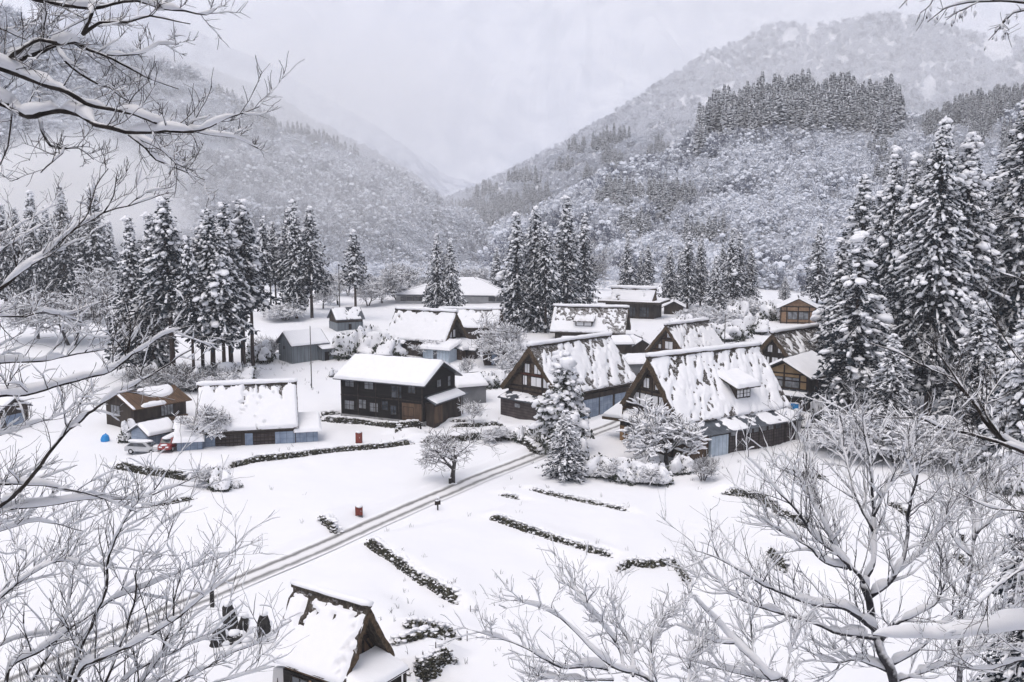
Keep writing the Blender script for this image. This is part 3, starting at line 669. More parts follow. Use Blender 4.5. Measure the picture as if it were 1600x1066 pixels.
for a in [
 ('wide',1332,664,366,'broad cedar beside the ochre house, clothed to the ground',1.25),('tall',1448,655,178,'tallest cedar at the right with dark visible trunk',1.0),
 ('tall2',1412,640,236,'tall cedar left of and behind the tallest one',.9),('tall2',1384,600,226,'slender tall cedar behind the broad one',.9),('tall2',1494,650,205,'tall cedar right of and behind the tallest one',1.1),
 ('tall',1578,640,125,'giant cedar at the right edge, upper part',1.2),('tall2',1546,600,255,'cedar behind the giant one at the right edge',1.1),
 ('snowy',1606,760,430,'heavily snowed cedar at the right edge, middle height',1.25),('full',1522,690,468,'lower cedar under the tallest ones at the right',1.2),
 ('mid',1304,600,372,'cedar behind the broad one, to its left',1.1),('full',1390,690,520,'small cedar at the foot of the tallest ones',1.3),('snowy',1562,720,560,'small snowed cedar below the giant one',1.3),
 ('mid',1360,590,300,'thin cedar between the broad and the tallest cedars',1.1),('slim',1340,520,270,'distant cedar behind the broad cedar',1.3),('mid',1468,560,300,'cedar filling the gap behind the tallest one',1.4),('mid',1520,560,280,'cedar filling the gap under the giant one',1.4)]:
    cedar(*a[:5], wf=a[5] * 1.12, group=gB)
_p = gp(880, 706); plant(CED['pine'], 'pine_tree', 'big snow plastered pine in front of the middle thatched house', 'pine tree', _p, PT(880, 546, _p[1])[2] - _p[2], 1.0)
_b = PT(1608, 900, 46); _gz = float(H(_b[0], 46)); plant(CED['full'], 'cedar_tree', 'dark cedar at the lower right edge, close to the viewer', 'cedar', (_b[0], 46, _gz), PT(1608, 755, 46)[2] - _gz, .95)

# ---- bare trees
def bare_proto(seed, Hh=8.0, trunk=.22, levels=4, kids=(0, 5, 6, 6, 7), spread=.8, upw=.10, tw=.018, snow=1.0, stems=1, tmin=.3, stemL=.45, bend=.12, k=(3, 3, 4, 5, 7), nseg=5, dense=1.0, bark='twig'):
    rng = np.random.default_rng(seed); wd, sn = G(), G(); polys = []
    def grow(p, d, L, r, lv):
        n = nseg; P = [np.array(p, float)]; dd = np.array(d, float)
        for _ in range(n - 1):
            dd = dd + rng.normal(0, bend * (.5 if lv == levels else 1), 3) + np.array([0, 0, upw * (.3 if lv == levels else 1)]); dd /= np.linalg.norm(dd); P.append(P[-1] + dd * L / (n - 1))
        P = np.array(P); rr = np.linspace(r, max(r * .5, tw * .7), n); polys.append((P, rr, lv))
        if lv == 0: return
        for q in range(kids[lv]):
            t = rng.uniform(tmin if lv < levels else .45, 1.0); x = t * (n - 1); i = min(int(x), n - 2); f = x - i
            o = P[i] * (1 - f) + P[i + 1] * f; T = P[i + 1] - P[i]; T /= np.linalg.norm(T)
            e = rng.normal(0, 1, 3); e -= e.dot(T) * T; e /= np.linalg.norm(e) + 1e-6
            nd = T * (1 - spread * .45) + e * spread; nd /= np.linalg.norm(nd)
            grow(o, nd, L * rng.uniform(.5, .82), max((rr[i] * (1 - f) + rr[i + 1] * f) * .62, tw), lv - 1)
    for s in range(stems):
        a = rng.random() * 6.283; lean = .08 if stems == 1 else .5
        grow((0.1 * math.cos(a) * (stems > 1), .1 * math.sin(a) * (stems > 1), -.3), (lean * math.cos(a), lean * math.sin(a), 1), Hh * stemL, trunk, levels)
    top = max(P[:, 2].max() for P, _, _ in polys)
    for P, rr, lv in polys:
        wd.tube(P, rr, k=k[lv], cap=False)
        T = P[-1] - P[0]; hz = 1 - abs(T[2]) / (np.linalg.norm(T) + 1e-6)
        if snow and (lv < levels) and hz > .12 and rng.random() < (.55 + .45 * hz) * dense:
            n = len(P); sr = (rr * .9 + .022 * snow) * rng.uniform(.5, 1.25, n) * (.6 + .6 * hz); sr[0] *= .6; sr[-1] *= .4
            sn.tube(P + np.c_[np.zeros(n), np.zeros(n), rr * .75 + sr * .45], sr, k=4 if lv < 2 else 5, cap=False)
    parts = [('trunk', wd.mesh('trunk', M[bark], True))]
    if snow: parts.append(('snow_clumps', sn.mesh('snow_clumps', M['snow'], True)))
    return parts, top
BARE = {
 'frosty': bare_proto(31, 7, .16, 4, snow=1.9, tw=.022), 'frosty2': bare_proto(32, 7, .15, 4, snow=1.9, tw=.022, stems=2, spread=.85),
 'grey': bare_proto(33, 15, .34, 4, (0, 6, 7, 8, 11), .72, .14, .03, 1.1, stemL=.55), 'road': bare_proto(34, 8, .26, 4, (0, 4, 5, 5, 7), .95, .05, .018, .5, stemL=.40, bend=.15, tmin=.5),
 'bush': bare_proto(35, 3, .05, 3, (0, 5, 6, 6), .6, .10, .012, 1.0, stems=9, stemL=.5), 'bush2': bare_proto(36, 3, .05, 3, (0, 6, 6, 7), .75, .05, .012, 2.2, stems=8, stemL=.5),
 'garden': bare_proto(37, 6, .15, 4, (0, 6, 6, 6, 7), .85, .08, .02, 2.6, stemL=.38, bend=.2), 'sapling': bare_proto(38, 4, .08, 3, (0, 6, 7, 9), .9, .12, .014, .9, stemL=.45),
}
def bare(kind, px, basepy, toppy, label, wf=1.0, name='bare_tree', cat='bare tree', group=None):
    b = gp(px, basepy); top = PT(px, toppy, b[1]); return plant(BARE[kind], name, label, cat, b, top[2] - b[2], wf, group)

bare('road', 706, 756, 648, 'dark bare tree standing alone left of the road', 1.15)
bare('grey', 905, 486, 346, 'big grey bare tree in the middle behind the mossy roof', 1.05)
bare('garden', 1042, 726, 622, 'leaning snow plastered tree in front of the main thatched house', 1.25)
bare('frosty', 312, 700, 632, 'round snowy tree before the left end of the blue sided thatched house', 1.35)
bare('sapling', 741, 664, 622, 'little frosted tree between black house and planked barn', 1.2)
bare('frosty2', 788, 570, 484, 'snowy tree with forked dark trunk between the middle houses', 1.15)
bare('garden', 806, 596, 524, 'small snow plastered tree left of the middle thatched house', .9)
bare('sapling', 730, 594, 552, 'thin bare tree beside the small grey shed', .8)
bare('frosty', 664, 562, 530, 'low spreading snowy tree before the left thatched house', 2.1)
bare('frosty2', 110, 540, 430, 'white snow covered tree behind the twigs at the left', 1.3)
bare('frosty', 60, 530, 452, 'second white tree behind the twigs at the far left', 1.4)
bare('frosty2', 178, 480, 400, 'pale tree beside the far left cedars', 1.2)
for i, (x, b, t, w) in enumerate([(528,476,425,1.3),(575,478,430,1.2),(596,474,418,1.3),(622,472,422,1.2),(644,468,415,1.3),(665,462,425,1.1),(505,482,440,1.2),(740,446,412,1.5),(762,452,420,1.4),(545,462,410,1.3),(610,456,408,1.3)]):
    bare(('frosty', 'frosty2')[i % 2], x, b, t, ['white tree right of the dark barn','white tree just right of the lone tufted cedar','tall white tree in the middle of the orchard row','white tree left of the big hipped roof','white tree above the left eave of the big hipped roof','white tree behind the pair of cedars','low white tree above the dark barn','white tree above the ridge of the big hipped roof','white tree right above the big hipped roof','pale tree behind the lone tufted cedar','pale tree at the back of the orchard row'][i], w, group='white orchard trees behind the village')
for i, (x, b, t, w) in enumerate([(1240,640,560,1.1),(1390,662,560,1.2),(1468,640,520,1.2)]): pass
for a in [('bush',1098,752,704,'round bare bush at the corner of the main thatched house',.9),('bush',385,600,562,'brown bare brush under the right end of the left grove',1.3),('bush',300,612,570,'bare brush between the trunks of the left grove',1.6),
          ('bush',275,606,560,'dark bare brush behind the tall double trunk',1.9),('bush',330,600,560,'dark bare brush in the shade of the grove',1.9),('bush',360,596,562,'dark bare brush near the right trunks',1.7),('bush',225,606,566,'dark bare brush at the left end of the grove',1.8),('bush',250,612,575,'bare brush under the left end of the left grove',1.7),('bush',420,560,520,'bare brush left of the grey corrugated shed',1.5),('bush2',447,500,470,'brush under the cedars behind the shed',1.8),
          ('bush2',350,612,580,'snowy brush at the edge of the left grove',1.8),('bush2',332,760,725,'snow covered shrub before the blue sided house wall',1.3),('bush2',1120,512,476,'snowy brush beside the pole on the back slope',1.5),
          ('bush2',1165,492,462,'pale brush at the foot of the back cedars',1.8),('bush2',1140,488,462,'second pale brush at the foot of the back cedars',1.8),('bush2',1085,502,478,'brush below the small dark shed',1.8),
          ('bush2',1330,712,640,'pale snowy thicket below the broad cedar, left part',1.5),('bush2',1385,720,640,'pale snowy thicket below the broad cedar, middle part',1.6),('bush2',1288,700,655,'low thicket right of the main thatched house',1.3),('bush2',1440,720,640,'pale thicket below the tallest cedar',1.5),
          ('bush2',1500,730,660,'thicket at the foot of the right cedars',1.6),('bush2',965,750,718,'twiggy frosted bush left below the leaning tree',1.5),('bush2',1012,756,724,'twiggy frosted bush right below the leaning tree',1.5),('bush2',930,742,712,'twiggy frosted bush beside the bushy conifer',1.2),('bush2',780,690,664,'frosted bush on the wall by the pine',1.5)]:
    bare(*a[:5], wf=a[5], name='bare_bush', cat='bush')

# ---- evergreen shrubs weighed down by snow
def shrub_proto(seed, rad=1.2, Hh=1.3, cover=.75):
    rng = np.random.default_rng(seed); lf, sn, n = G(), G(), 1500
    def rim(n):
        d = rng.normal(0, 1, (n, 3)); d[:, 2] = np.abs(d[:, 2]); d /= np.linalg.norm(d, axis=1)[:, None]
        a = np.arctan2(d[:, 1], d[:, 0]); w = 1 + .22 * np.sin(a * 3 + seed) + .14 * np.sin(a * 5 + 2 * seed); w = w * (1 + .25 * (vnoise(d[:, 0] * 2.5 + seed, d[:, 2] * 2.5 + d[:, 1], seed) - .5) * 2); return d, w[:, None]
    d, w = rim(n); c = d * w * rng.uniform(.6, 1.05, (n, 1)) * (rad, rad, Hh); e = d + rng.normal(0, .7, (n, 3)); e /= np.linalg.norm(e, axis=1)[:, None]
    s = np.cross(e, rng.normal(0, 1, (n, 3))); s /= np.linalg.norm(s, axis=1)[:, None]; L = rng.uniform(.14, .34, (n, 1))
    lf.add(np.stack([c, c + e * L * .5 + s * L * .28, c + e * L, c + e * L * .5 - s * L * .28], 1), quads=np.arange(n * 4).reshape(-1, 4))
    for k in range(40): lf.tube([(0, 0, 0), tuple(c[k] * .6), tuple(c[k] * 1.08)], [.025, .018, .008], k=3, cap=False)
    nt, npz = 22, 64; th = np.linspace(0, 1.42, nt)[:, None]; ph = np.linspace(0, 2 * math.pi, npz)[None]
    d = np.stack([np.sin(th) * np.cos(ph), np.sin(th) * np.sin(ph), np.cos(th) + 0 * ph], -1); dx, dy, dz = d[..., 0], d[..., 1], d[..., 2]
    a = np.arctan2(dy, dx); w = 1 + .22 * np.sin(a * 3 + seed) + .14 * np.sin(a * 5 + 2 * seed); w = w * (1 + .25 * (vnoise(dx * 2.5 + seed, dz * 2.5 + dy, seed) - .5) * 2)
    lump = fbm(dx * 3.2 + seed, dy * 3.2 + dz * 1.2, seed + 3, 4); hole = sstep(.38, .50, fbm(dx * 1.7 + 9, dy * 1.7 + dz * 1.4 + seed, seed + 8, 4) + .42 * (dz - .50) + .10 * (cover - .9))
    r = w * (.84 + (.10 + .30 * lump) * hole); r[:, -1] = r[:, 0]; g_ = d * r[..., None] * (rad, rad, Hh); sn.grid(g_)
    return [('leaves', lf.mesh('leaves', M['leaf'])), ('snow_clumps', sn.mesh('snow_clumps', M['snow'], True))], Hh
SHR = [shrub_proto(51), shrub_proto(52, 1.5, 1.1, 1.1), shrub_proto(53, 1.0, 1.6, .9)]
def shrub(kind, px, basepy, wpx, hpx, label, group=None):
    b = gp(px, basepy); s = b[1] / FPX; parts, Hh = SHR[kind]; h = hpx * s; w = wpx * s / (2 * (1.2, 1.5, 1.0)[kind])
    r = thing('snowy_shrub', label, 'shrub', b, RNG.random() * 6.28, group); r.scale = (w, w, h / Hh)
    for nm, me in parts:
        o = bpy.data.objects.new(nm, me); C.objects.link(o); o.parent = r
cedar('full', 884, 748, 640, 'low bushy conifer under the big pine beside the road', 1.75, None)
for a in [(0,938,744,50,24,'snow laden shrub right of the bushy conifer'),(0,985,752,56,24,'big snowed shrub left of the leaning tree'),(0,1030,754,46,22,'snowed shrub under the leaning tree'),(0,1062,738,40,22,'snowed shrub right of the leaning tree'),
          (2,905,735,40,40,'dark leaved shrub touching the bushy conifer'),(1,1010,738,60,20,'snowed shrub against the reed screen wall'),(1,960,738,50,18,'snowed shrub before the left corner of the main house'),
          (1,560,558,70,34,'snow covered hedge bush left of the thatched house, left one'),(1,600,562,60,32,'snow covered hedge bush left of the thatched house, right one'),(0,583,548,40,28,'dark patched bush behind the hedge bushes'),(1,540,552,40,26,'low bush right of the grey shed'),
          (0,345,766,34,26,'small dark shrub in front of the snowy bush by the blue wall'),(0,372,762,14,8,'tiny dark shrub on the terrace edge'),(1,820,600,40,24,'snowed shrub between the middle houses'),(1,770,605,40,20,'snowed garden shrub behind the small grey shed'),
          (1,850,690,40,26,'snowed shrub left of the pine'),(1,815,690,30,18,'small snowed shrub on the roadside wall'),(2,700,596,30,20,'low snowed shrub behind the black house'),(0,520,588,12,9,'small shrub in the snow behind the black house'),
          (1,1290,662,50,40,'snowed shrub under the broad cedar beside the blue board'),(1,1250,668,30,22,'snowed shrub right of the ochre house'),(2,1530,560,40,40,'dark shrub between the right cedars'),
          (1,1070,520,50,22,'low snowed bush on the back slope'),(1,1140,530,60,22,'snowed bush right of the tall thin pole'),(1,1180,520,40,20,'second snowed bush right of the tall thin pole'),(1,1205,500,40,24,'snowed bush left of the pale boarded house'),(1,1155,500,40,22,'snowed bush at the top of the back slope'),
          (2,200,690,26,26,'snowed bush beside the silver car'),(1,240,600,60,26,'snowed undergrowth left under the grove'),(1,310,605,60,24,'snowed undergrowth in the middle of the grove'),(1,370,600,60,26,'snowed undergrowth at the right of the grove'),(1,410,565,40,24,'snowed undergrowth left of the grey shed'),
          (1,1460,700,70,40,'snowed undergrowth under the tallest cedar'),(1,1540,740,70,40,'snowed undergrowth at the right edge'),(0,1575,770,50,50,'dark undergrowth at the right edge')]:
    shrub(*a)
# ---------------------------------------------------------------- house building helpers (local: ridge along +X from the front gable, Z up)
def snow_sheet(root, O, eu, ev, nrm, Lu, Lv, th, mask, name='snow_cover', seed=0, step=.16, edge=.30):
    nu, nv = max(4, int(Lu / step)), max(4, int(Lv / step))
    u = np.linspace(0, Lu, nu)[:, None] * np.ones((1, nv)); v = np.linspace(0, Lv, nv)[None, :] * np.ones((nu, 1))
    m = np.clip(mask(u, v / Lv), 0, 1) if mask else np.ones_like(u)
    e = np.minimum(np.minimum(u, Lu - u), np.minimum(v + edge, Lv - v)) + .10 * (fbm(u * 1.5 + seed, v * 1.5, seed, 3) - .45)
    r = np.sqrt(np.clip(e / edge, 0, 1))
    h = -.07 + (th * (.75 + .5 * fbm(u * .8 + 3, v * .8 + seed, seed + 3, 3)) + .07) * m * r
    h[0] = h[-1] = -.07; h[:, -1] = -.09
    eu, ev, nrm, O = map(lambda q: np.asarray(q, float), (eu, ev, nrm, O))
    P = O + u[..., None] * eu + v[..., None] * ev + h[..., None] * nrm
    g = G(); g.grid(P); return g.build(name, M['snow'], root, smooth=True)

def streaks(seed, bare=.40, top=.25, tilt=1.2, fu=.9, fv=2.6, sharp=.05, topw=.22):
    def f(u, v):
        n = .58 * fbm(u * fu * 1.25 + v * tilt * 1.3 + seed * 3.1, v * fv * 1.15 + seed, seed, 5) + .42 * fbm(u * fu * 3.4 + v * tilt * 3, v * fv * 3.6, seed + 40, 4)
        n = .5 + (n - .5) * 1.35
        return sstep(-sharp, sharp, n - (bare + top * np.exp(-(v / topw) ** 2)))
    return f
full = None

def slab(root, name, mat, p0, p1, x0, x1, t, jag=0.0):
    """sloping roof slab whose profile runs from p0 to p1 in the (y,z) plane"""
    p0, p1 = np.array(p0, float), np.array(p1, float); d = p1 - p0; n = np.array([-d[1], d[0]]) / np.linalg.norm(d)
    if n[1] < 0: n = -n
    g = G(); q0, q1 = p0 - n * t, p1 - n * t; nx = max(2, int((x1 - x0) / .4))
    xs = np.linspace(x0, x1, nx); rows = []
    for x in xs:
        j = (random.random() - .5) * jag
        rows.append([(x, *p0), (x, *(p1 + d / np.linalg.norm(d) * j)), (x, *(q1 + d / np.linalg.norm(d) * j)), (x, *q0), (x, *p0)])
    g.grid(np.array(rows)); g.add([(x0, *p0), (x0, *p1), (x0, *q1), (x0, *q0), (x1, *p0), (x1, *p1), (x1, *q1), (x1, *q0)], quads=[(0, 1, 2, 3), (7, 6, 5, 4)])
    return g.build(name, mat, root)

def snow_slab(root, p0, p1, x0, x1, th, mask=None, seed=0, name='snow_cover', step=.16):
    d = np.array(p1, float) - np.array(p0, float); L = np.linalg.norm(d); d /= L; n = np.array([-d[1], d[0]])
    if n[1] < 0: n = -n
    return snow_sheet(root, (x0, p0[0], p0[1]), (1, 0, 0), (0, d[0], d[1]), (0, n[0], n[1]), x1 - x0, L, th, mask, name, seed, step)

def win(root, axis, c, a0, a1, z0, z1, out, pane='shoji', mull=1, bar=0, fr='beam', w=.07, name='window'):
    """window lying in the plane axis=c, from a0..a1 sideways and z0..z1; out = +-1, the way it faces"""
    def bx(g, p, q, a, b, zz0, zz1):
        lo, hi = sorted((c + out * p, c + out * q))
        if axis == 'x': g.box(lo, hi, a, b, zz0, zz1)
        else: g.box(a, b, lo, hi, zz0, zz1)
    g = G(); bx(g, -.02, .07, a0 - w, a0, z0 - w, z1 + w); bx(g, -.02, .07, a1, a1 + w, z0 - w, z1 + w); bx(g, -.02, .07, a0, a1, z1, z1 + w); bx(g, -.02, .09, a0, a1, z0 - w, z0)
    for k in range(1, mull + 1):
        x = a0 + (a1 - a0) * k / (mull + 1); bx(g, -.02, .06, x - .03, x + .03, z0, z1)
    for k in range(1, bar + 1):
        z = z0 + (z1 - z0) * k / (bar + 1); bx(g, -.02, .055, a0, a1, z - .025, z + .025)
    f = g.build(name, M[fr], root); g = G(); bx(g, -.03, .03, a0, a1, z0, z1); g.build('pane', M[pane], f); return f

def ridge_cap(root, x0, x1, z, r=.42, snow=.34, dark='thatch', seed=0, back=True):
    n = max(6, int((x1 - x0) / .5)); xs = np.linspace(x0, x1, n)
    g = G(); g.tube(np.c_[xs, np.zeros(n), z + .05 + .05 * np.sin(xs)], r * (1 + .12 * (np.random.default_rng(seed).random(n) - .5)), k=10, flat=.8)
    o = g.build('ridge_cap', M[dark], root, True)
    rr = snow * (1 + .45 * (fbm(xs * .9, xs * 0, seed, 3) - .5)); rr[0] *= .7; rr[-1] *= .7
    xs2 = np.linspace(x0 - .12, x1 + .12, n)
    g = G(); g.tube(np.c_[xs2, np.zeros(n), z + .05 + r * .55 + .12 * (fbm(xs * .6, xs * 0 + 4, seed) - .3)], rr * 1.45, k=12, flat=.72); g.build('snow_cover', M['snow'], o, True); return o

def gassho(label, ax, ay, Y, th, L, W, he, masks, group=None, wall='wood_side', thick=.6, hr=None, rows=None, seed=1, name='thatched_house', cat='house', body=.84, recess=1.0, snowth=.2, edge='thatch_edge'):
    A = PT(ax, ay, Y); gz = float(H(A[0], A[1])); hr = hr or (A[2] - gz); th = R(th)
    if hr != A[2] - gz: gz = A[2] - hr
    root = thing(name, label, cat, (A[0], A[1], gz), th, group); rng = np.random.default_rng(seed)
    phi = math.atan2(hr - he, W / 2); sn, cs = math.sin(phi), math.cos(phi)
    nx, nv = max(8, int(L / .45)), 12; xs = np.linspace(0, L, nx + 1); rows_ = []
    for x in xs:
        t = np.linspace(0, 1, nv + 1); bow = .10 * np.sin(np.pi * t)
        yo = W / 2 * (1 - t); zo = he + (hr - he) * t
        out = np.r_[np.c_[yo, zo], np.c_[-yo[::-1][1:], zo[::-1][1:]]]
        out = out + rng.normal(0, .035, out.shape) - np.c_[np.zeros(len(out)), np.r_[bow, bow[::-1][1:]] * .8]
        yi = (W / 2 - thick * sn) * (1 - t); zi = he - thick * cs + (hr - thick / cs - he + thick * cs) * t
        inn = np.r_[np.c_[yi, zi], np.c_[-yi[::-1][1:], zi[::-1][1:]]] + rng.normal(0, .02, (2 * nv + 1, 2))
        jx = rng.normal(0, .05, 2 * nv + 1) * ((x == 0) or (x == L))
        lp = np.r_[out, inn[::-1], out[:1]]; jj = np.r_[jx, jx[::-1], jx[:1]]
        rows_.append(np.c_[np.full(len(lp), x) + jj, lp])
    P = np.array(rows_); g = G(); g.grid(P); k = 2 * nv + 1
    for e in (0, -1):
        g.grid(np.stack([P[e, :k], P[e, k:2 * k][::-1]], 0), m=1)
    g.build('thatched_roof', [M['thatch'], M[edge]], root)
    ln = math.hypot(W / 2, hr - he)
    for sd in (-1, 1):
        mk = masks[0] if sd < 0 else masks[-1]
        if mk == 0: continue
        snow_sheet(root, (0.05, 0, hr + .0), (1, 0, 0), (0, sd * cs, -sn), (0, sd * sn, cs), L - .1, ln + .05, snowth, mk, seed=seed + sd + 2, edge=.3)
    ridge_cap(root, -.05, L + .05, hr - .05, .38 * min(1, W / 8), .32 * min(1, W / 8), seed=seed)
    wb = W * body / 2; zt = he + (W / 2 - wb) * math.tan(phi) - thick / cs - .06; za = hr - thick / cs - .08
    g = G(); g.prism([(-wb, -.8), (wb, -.8), (wb, zt), (0, za), (-wb, zt)], 'x', recess, L - recess); g.build('wall', M[wall], root)
    return root, dict(hr=hr, he=he, W=W, L=L, wb=wb, xg=recess, phi=phi, zt=zt)

def gable_front(root, d, beams=(), posts=(), wins=(), bm='beam'):
    x = d['xg']; g = G()
    def half(z): return min(d['wb'], max(0, (d['hr'] - .7 - z) / math.tan(d['phi'])))
    for z in beams: h = half(z) - .05; g.box(x - .10, x + .02, -h, h, z - .11, z + .11)
    for y in posts:
        zt = d['hr'] - .8 - abs(y) * math.tan(d['phi']) - .1; g.box(x - .06, x + .02, y - .09, y + .09, 0, zt)
    if beams or posts: g.build('timber_frame', M[bm], root)
    for w in wins: win(root, 'x', x, *w[:4], -1, *(w[4:] or ('shoji',)))

def gable_house(label, ax, ay, Y, th, L, W, he, wall, roof, snowth=.3, masks=(full, full), oh=.6, ov=.6, name='house', cat='house', hr=None, group=None, seed=1, t=.14, gz=None):
    A = PT(ax, ay, Y); g0 = float(H(A[0], A[1])); hr = hr or (A[2] - g0); gz = A[2] - hr
    root = thing(name, label, cat, (A[0], A[1], gz), R(th), group)
    sl = (hr - he) / (W / 2); ze = he - ov * sl
    for sd in (-1, 1):
        slab(root, 'roof', M[roof], (0, hr), (sd * (W / 2 + ov), ze), 0, L, t)
        mk = masks[0] if sd < 0 else masks[-1]
        if mk != 0: snow_slab(root, (0, hr), (sd * (W / 2 + ov), ze), .02, L - .02, snowth, mk, seed + sd)
    zz = hr - t * 1.3 - .05
    g = G(); g.prism([(-W / 2, -.8), (W / 2, -.8), (W / 2, he - t * 1.2), (0, zz), (-W / 2, he - t * 1.2)], 'x', oh, L - oh); g.build('wall', M[wall], root)
    return root, dict(hr=hr, he=he, W=W, L=L, wb=W / 2, xg=oh, phi=math.atan(sl), sl=sl)

GG = 'steep thatched farmhouses of the village'
# ---- main thatched house on the right
r, d = gassho('main thatched farmhouse with dormer and reed screens, nearest on the right', 1012, 558, 118, 34, 19.3, 11.4, 4.0, [streaks(3, .42, .16, 2.4, .6, 2.4, .15)], GG, 'wood_side', .75, seed=3, recess=.85)
gable_front(r, d, (4.1, 4.75, 6.95, 8.75), (-2.2, 2.2, 0), [(.55, 1.55, 7.25, 8.45), (-1.55, -.55, 7.25, 8.45), (-.28, .28, 9.05, 9.5), (1.25, 3.35, 5.05, 6.45), (-1.05, 1.05, 5.05, 6.45), (-3.3, -1.25, 5.05, 6.45)])
wb = d['wb']; xg = d['xg']
slab(r, 'pent_roof', M['wood_dark'], (0, 0), (0, 0.001), 0, .01, .01) if False else None
# lower front roof across the gable, tilted outwards
g = G(); g.add([(xg + .3, -wb - .2, 4.0), (xg + .3, wb + .5, 4.0), (xg - 1.5, wb + .5, 3.15), (xg - 1.5, -wb - .2, 3.15), (xg + .3, -wb - .2, 3.85), (xg + .3, wb + .5, 3.85), (xg - 1.5, wb + .5, 3.0), (xg - 1.5, -wb - .2, 3.0)], quads=[(0, 1, 2, 3), (7, 6, 5, 4), (3, 2, 6, 7), (0, 3, 7, 4), (1, 5, 6, 2)])
q = g.build('pent_roof', M['wood_dark'], r)
snow_sheet(q, (xg + .2, -wb - .15, 3.98), (0, 1, 0), (-.905, 0, -.425), (-.425, 0, .905), 2 * wb + .6, 1.95, .3, None, seed=5)
g = G(); g.box(xg - .95, xg, -wb, wb, -.6, 3.1); q = g.build('front_wall', M['wood_dark'], r)
g = G(); g.box(xg - 1.06, xg - .96, -1.2, wb - .1, .1, 2.1); g.build('reed_screen', M['bamboo'], q)
for y in (-4.2, -2.6, -.9, .9, 2.6): win(r, 'x', xg - .95, y, y + 1.2, 2.3, 2.85, -1, 'glass', 2, 0)
g = G(); g.box(xg - 1.02, xg - .94, -wb + .1, -2.4, .1, 2.1); g.build('board_panel', M['wood_brown'], q)
# thatch skirt at the far eave
s_ = slab(r, 'thatch_skirt', M['thatch_edge'], (d['W'] / 2 - 1.2, 4.6), (d['W'] / 2 + 1.7, 3.0), .1, 6.5, .5, .08); snow_slab(s_, (d['W'] / 2 - 1.1, 4.58), (d['W'] / 2 + 1.72, 2.98), .1, 6.5, .28, None, 8)
# flared corner of the thatch at the far front
Wh = d['W'] / 2; fa, fb, fc, fd = (xg - .3, wb + .1, 5.0), (xg - 1.6, wb - 1.2, 3.12), (xg - 1.5, Wh + 2.0, 2.75), (xg + 1.4, Wh + 1.9, 2.95)
g = G(); V = [fa, fb, fc, fd]; g.add(V + [(a, b, c - .35) for a, b, c in V], quads=[(0, 3, 7, 4), (1, 0, 4, 5), (2, 1, 5, 6), (3, 2, 6, 7)], tris=[(0, 1, 2), (0, 2, 3), (4, 6, 5), (4, 7, 6)]); FL = g.build('thatch_flare', M['thatch_edge'], r)
# long side lean-to with metal roof
yo = -wb - 2.3
s_ = slab(r, 'side_roof', M['metal_roof'], (-wb + .2, 4.15), (yo - .7, 2.75), .6, 19.5, .14); snow_slab(s_, (-wb + .2, 4.15), (yo - .7, 2.75), .6, 19.5, .16, streaks(9, .47, .05, 0, .35, 1.0, .05), 9)
g = G(); g.box(3.9, 18.5, yo, -wb + .02, -.9, 2.85); q = g.build('side_wall', M['wood_grid'], r)
g = G(); g.box(3.7, 6.6, yo - .05, yo + .3, -.7, 2.3); g.build('shutter', M['paleblue'], q)
g = G(); g.box(xg - .9, 3.85, yo + .4, -wb, -.9, 2.6); g.build('entrance_wall', M['wood_brown'], r)
for x in (6.75, 9.3, 11.9, 14.5, 16.6, 18.4): G().box(x - .1, x + .1, yo - .07, yo, -.8, 2.85).build('post', M['beam'], q)
for x in (7.0, 9.6, 10.9, 12.2, 13.5, 14.8): win(r, 'y', yo, x, x + 1.0, 1.95, 2.45, -1, 'curtain' if x < 14 else 'glass', 0, 0)
g = G(); g.box(18.52, 19.2, yo - .3, yo + 1.2, -.9, 2.7); g.build('corner_pillar', M['offwhite'], r)
# dormer
def on(v): return -v * math.cos(d['phi']), d['hr'] - v * math.sin(d['phi'])
y1, z1 = on(7.0); y0, z0 = on(4.2)
g = G(); g.prism([(y1 - .25, z1 - .3), (y1 - .25, z1 + 1.75), (y0 + .8, z1 + 2.5), (y0 + .8, z1)], 'x', 10.4, 12.9); q = g.build('dormer', M['wood_dark'], r)
for x0 in (10.5, 11.7): win(q, 'y', y1 - .25, x0, x0 + 1.05, z1 + .15, z1 + 1.45, -1, 'shoji', 1, 2)
s2 = slab(q, 'dormer_roof', M['thatch'], (y0 + 1.2, z1 + 2.9), (y1 - 1.2, z1 + 1.55), 9.6, 13.7, .25, .1)
snow_slab(r, (y0 + 1.3, z1 + 2.98), (y1 - 1.25, z1 + 1.56), 9.55, 13.75, .42, None, 12, 'dormer_snow')
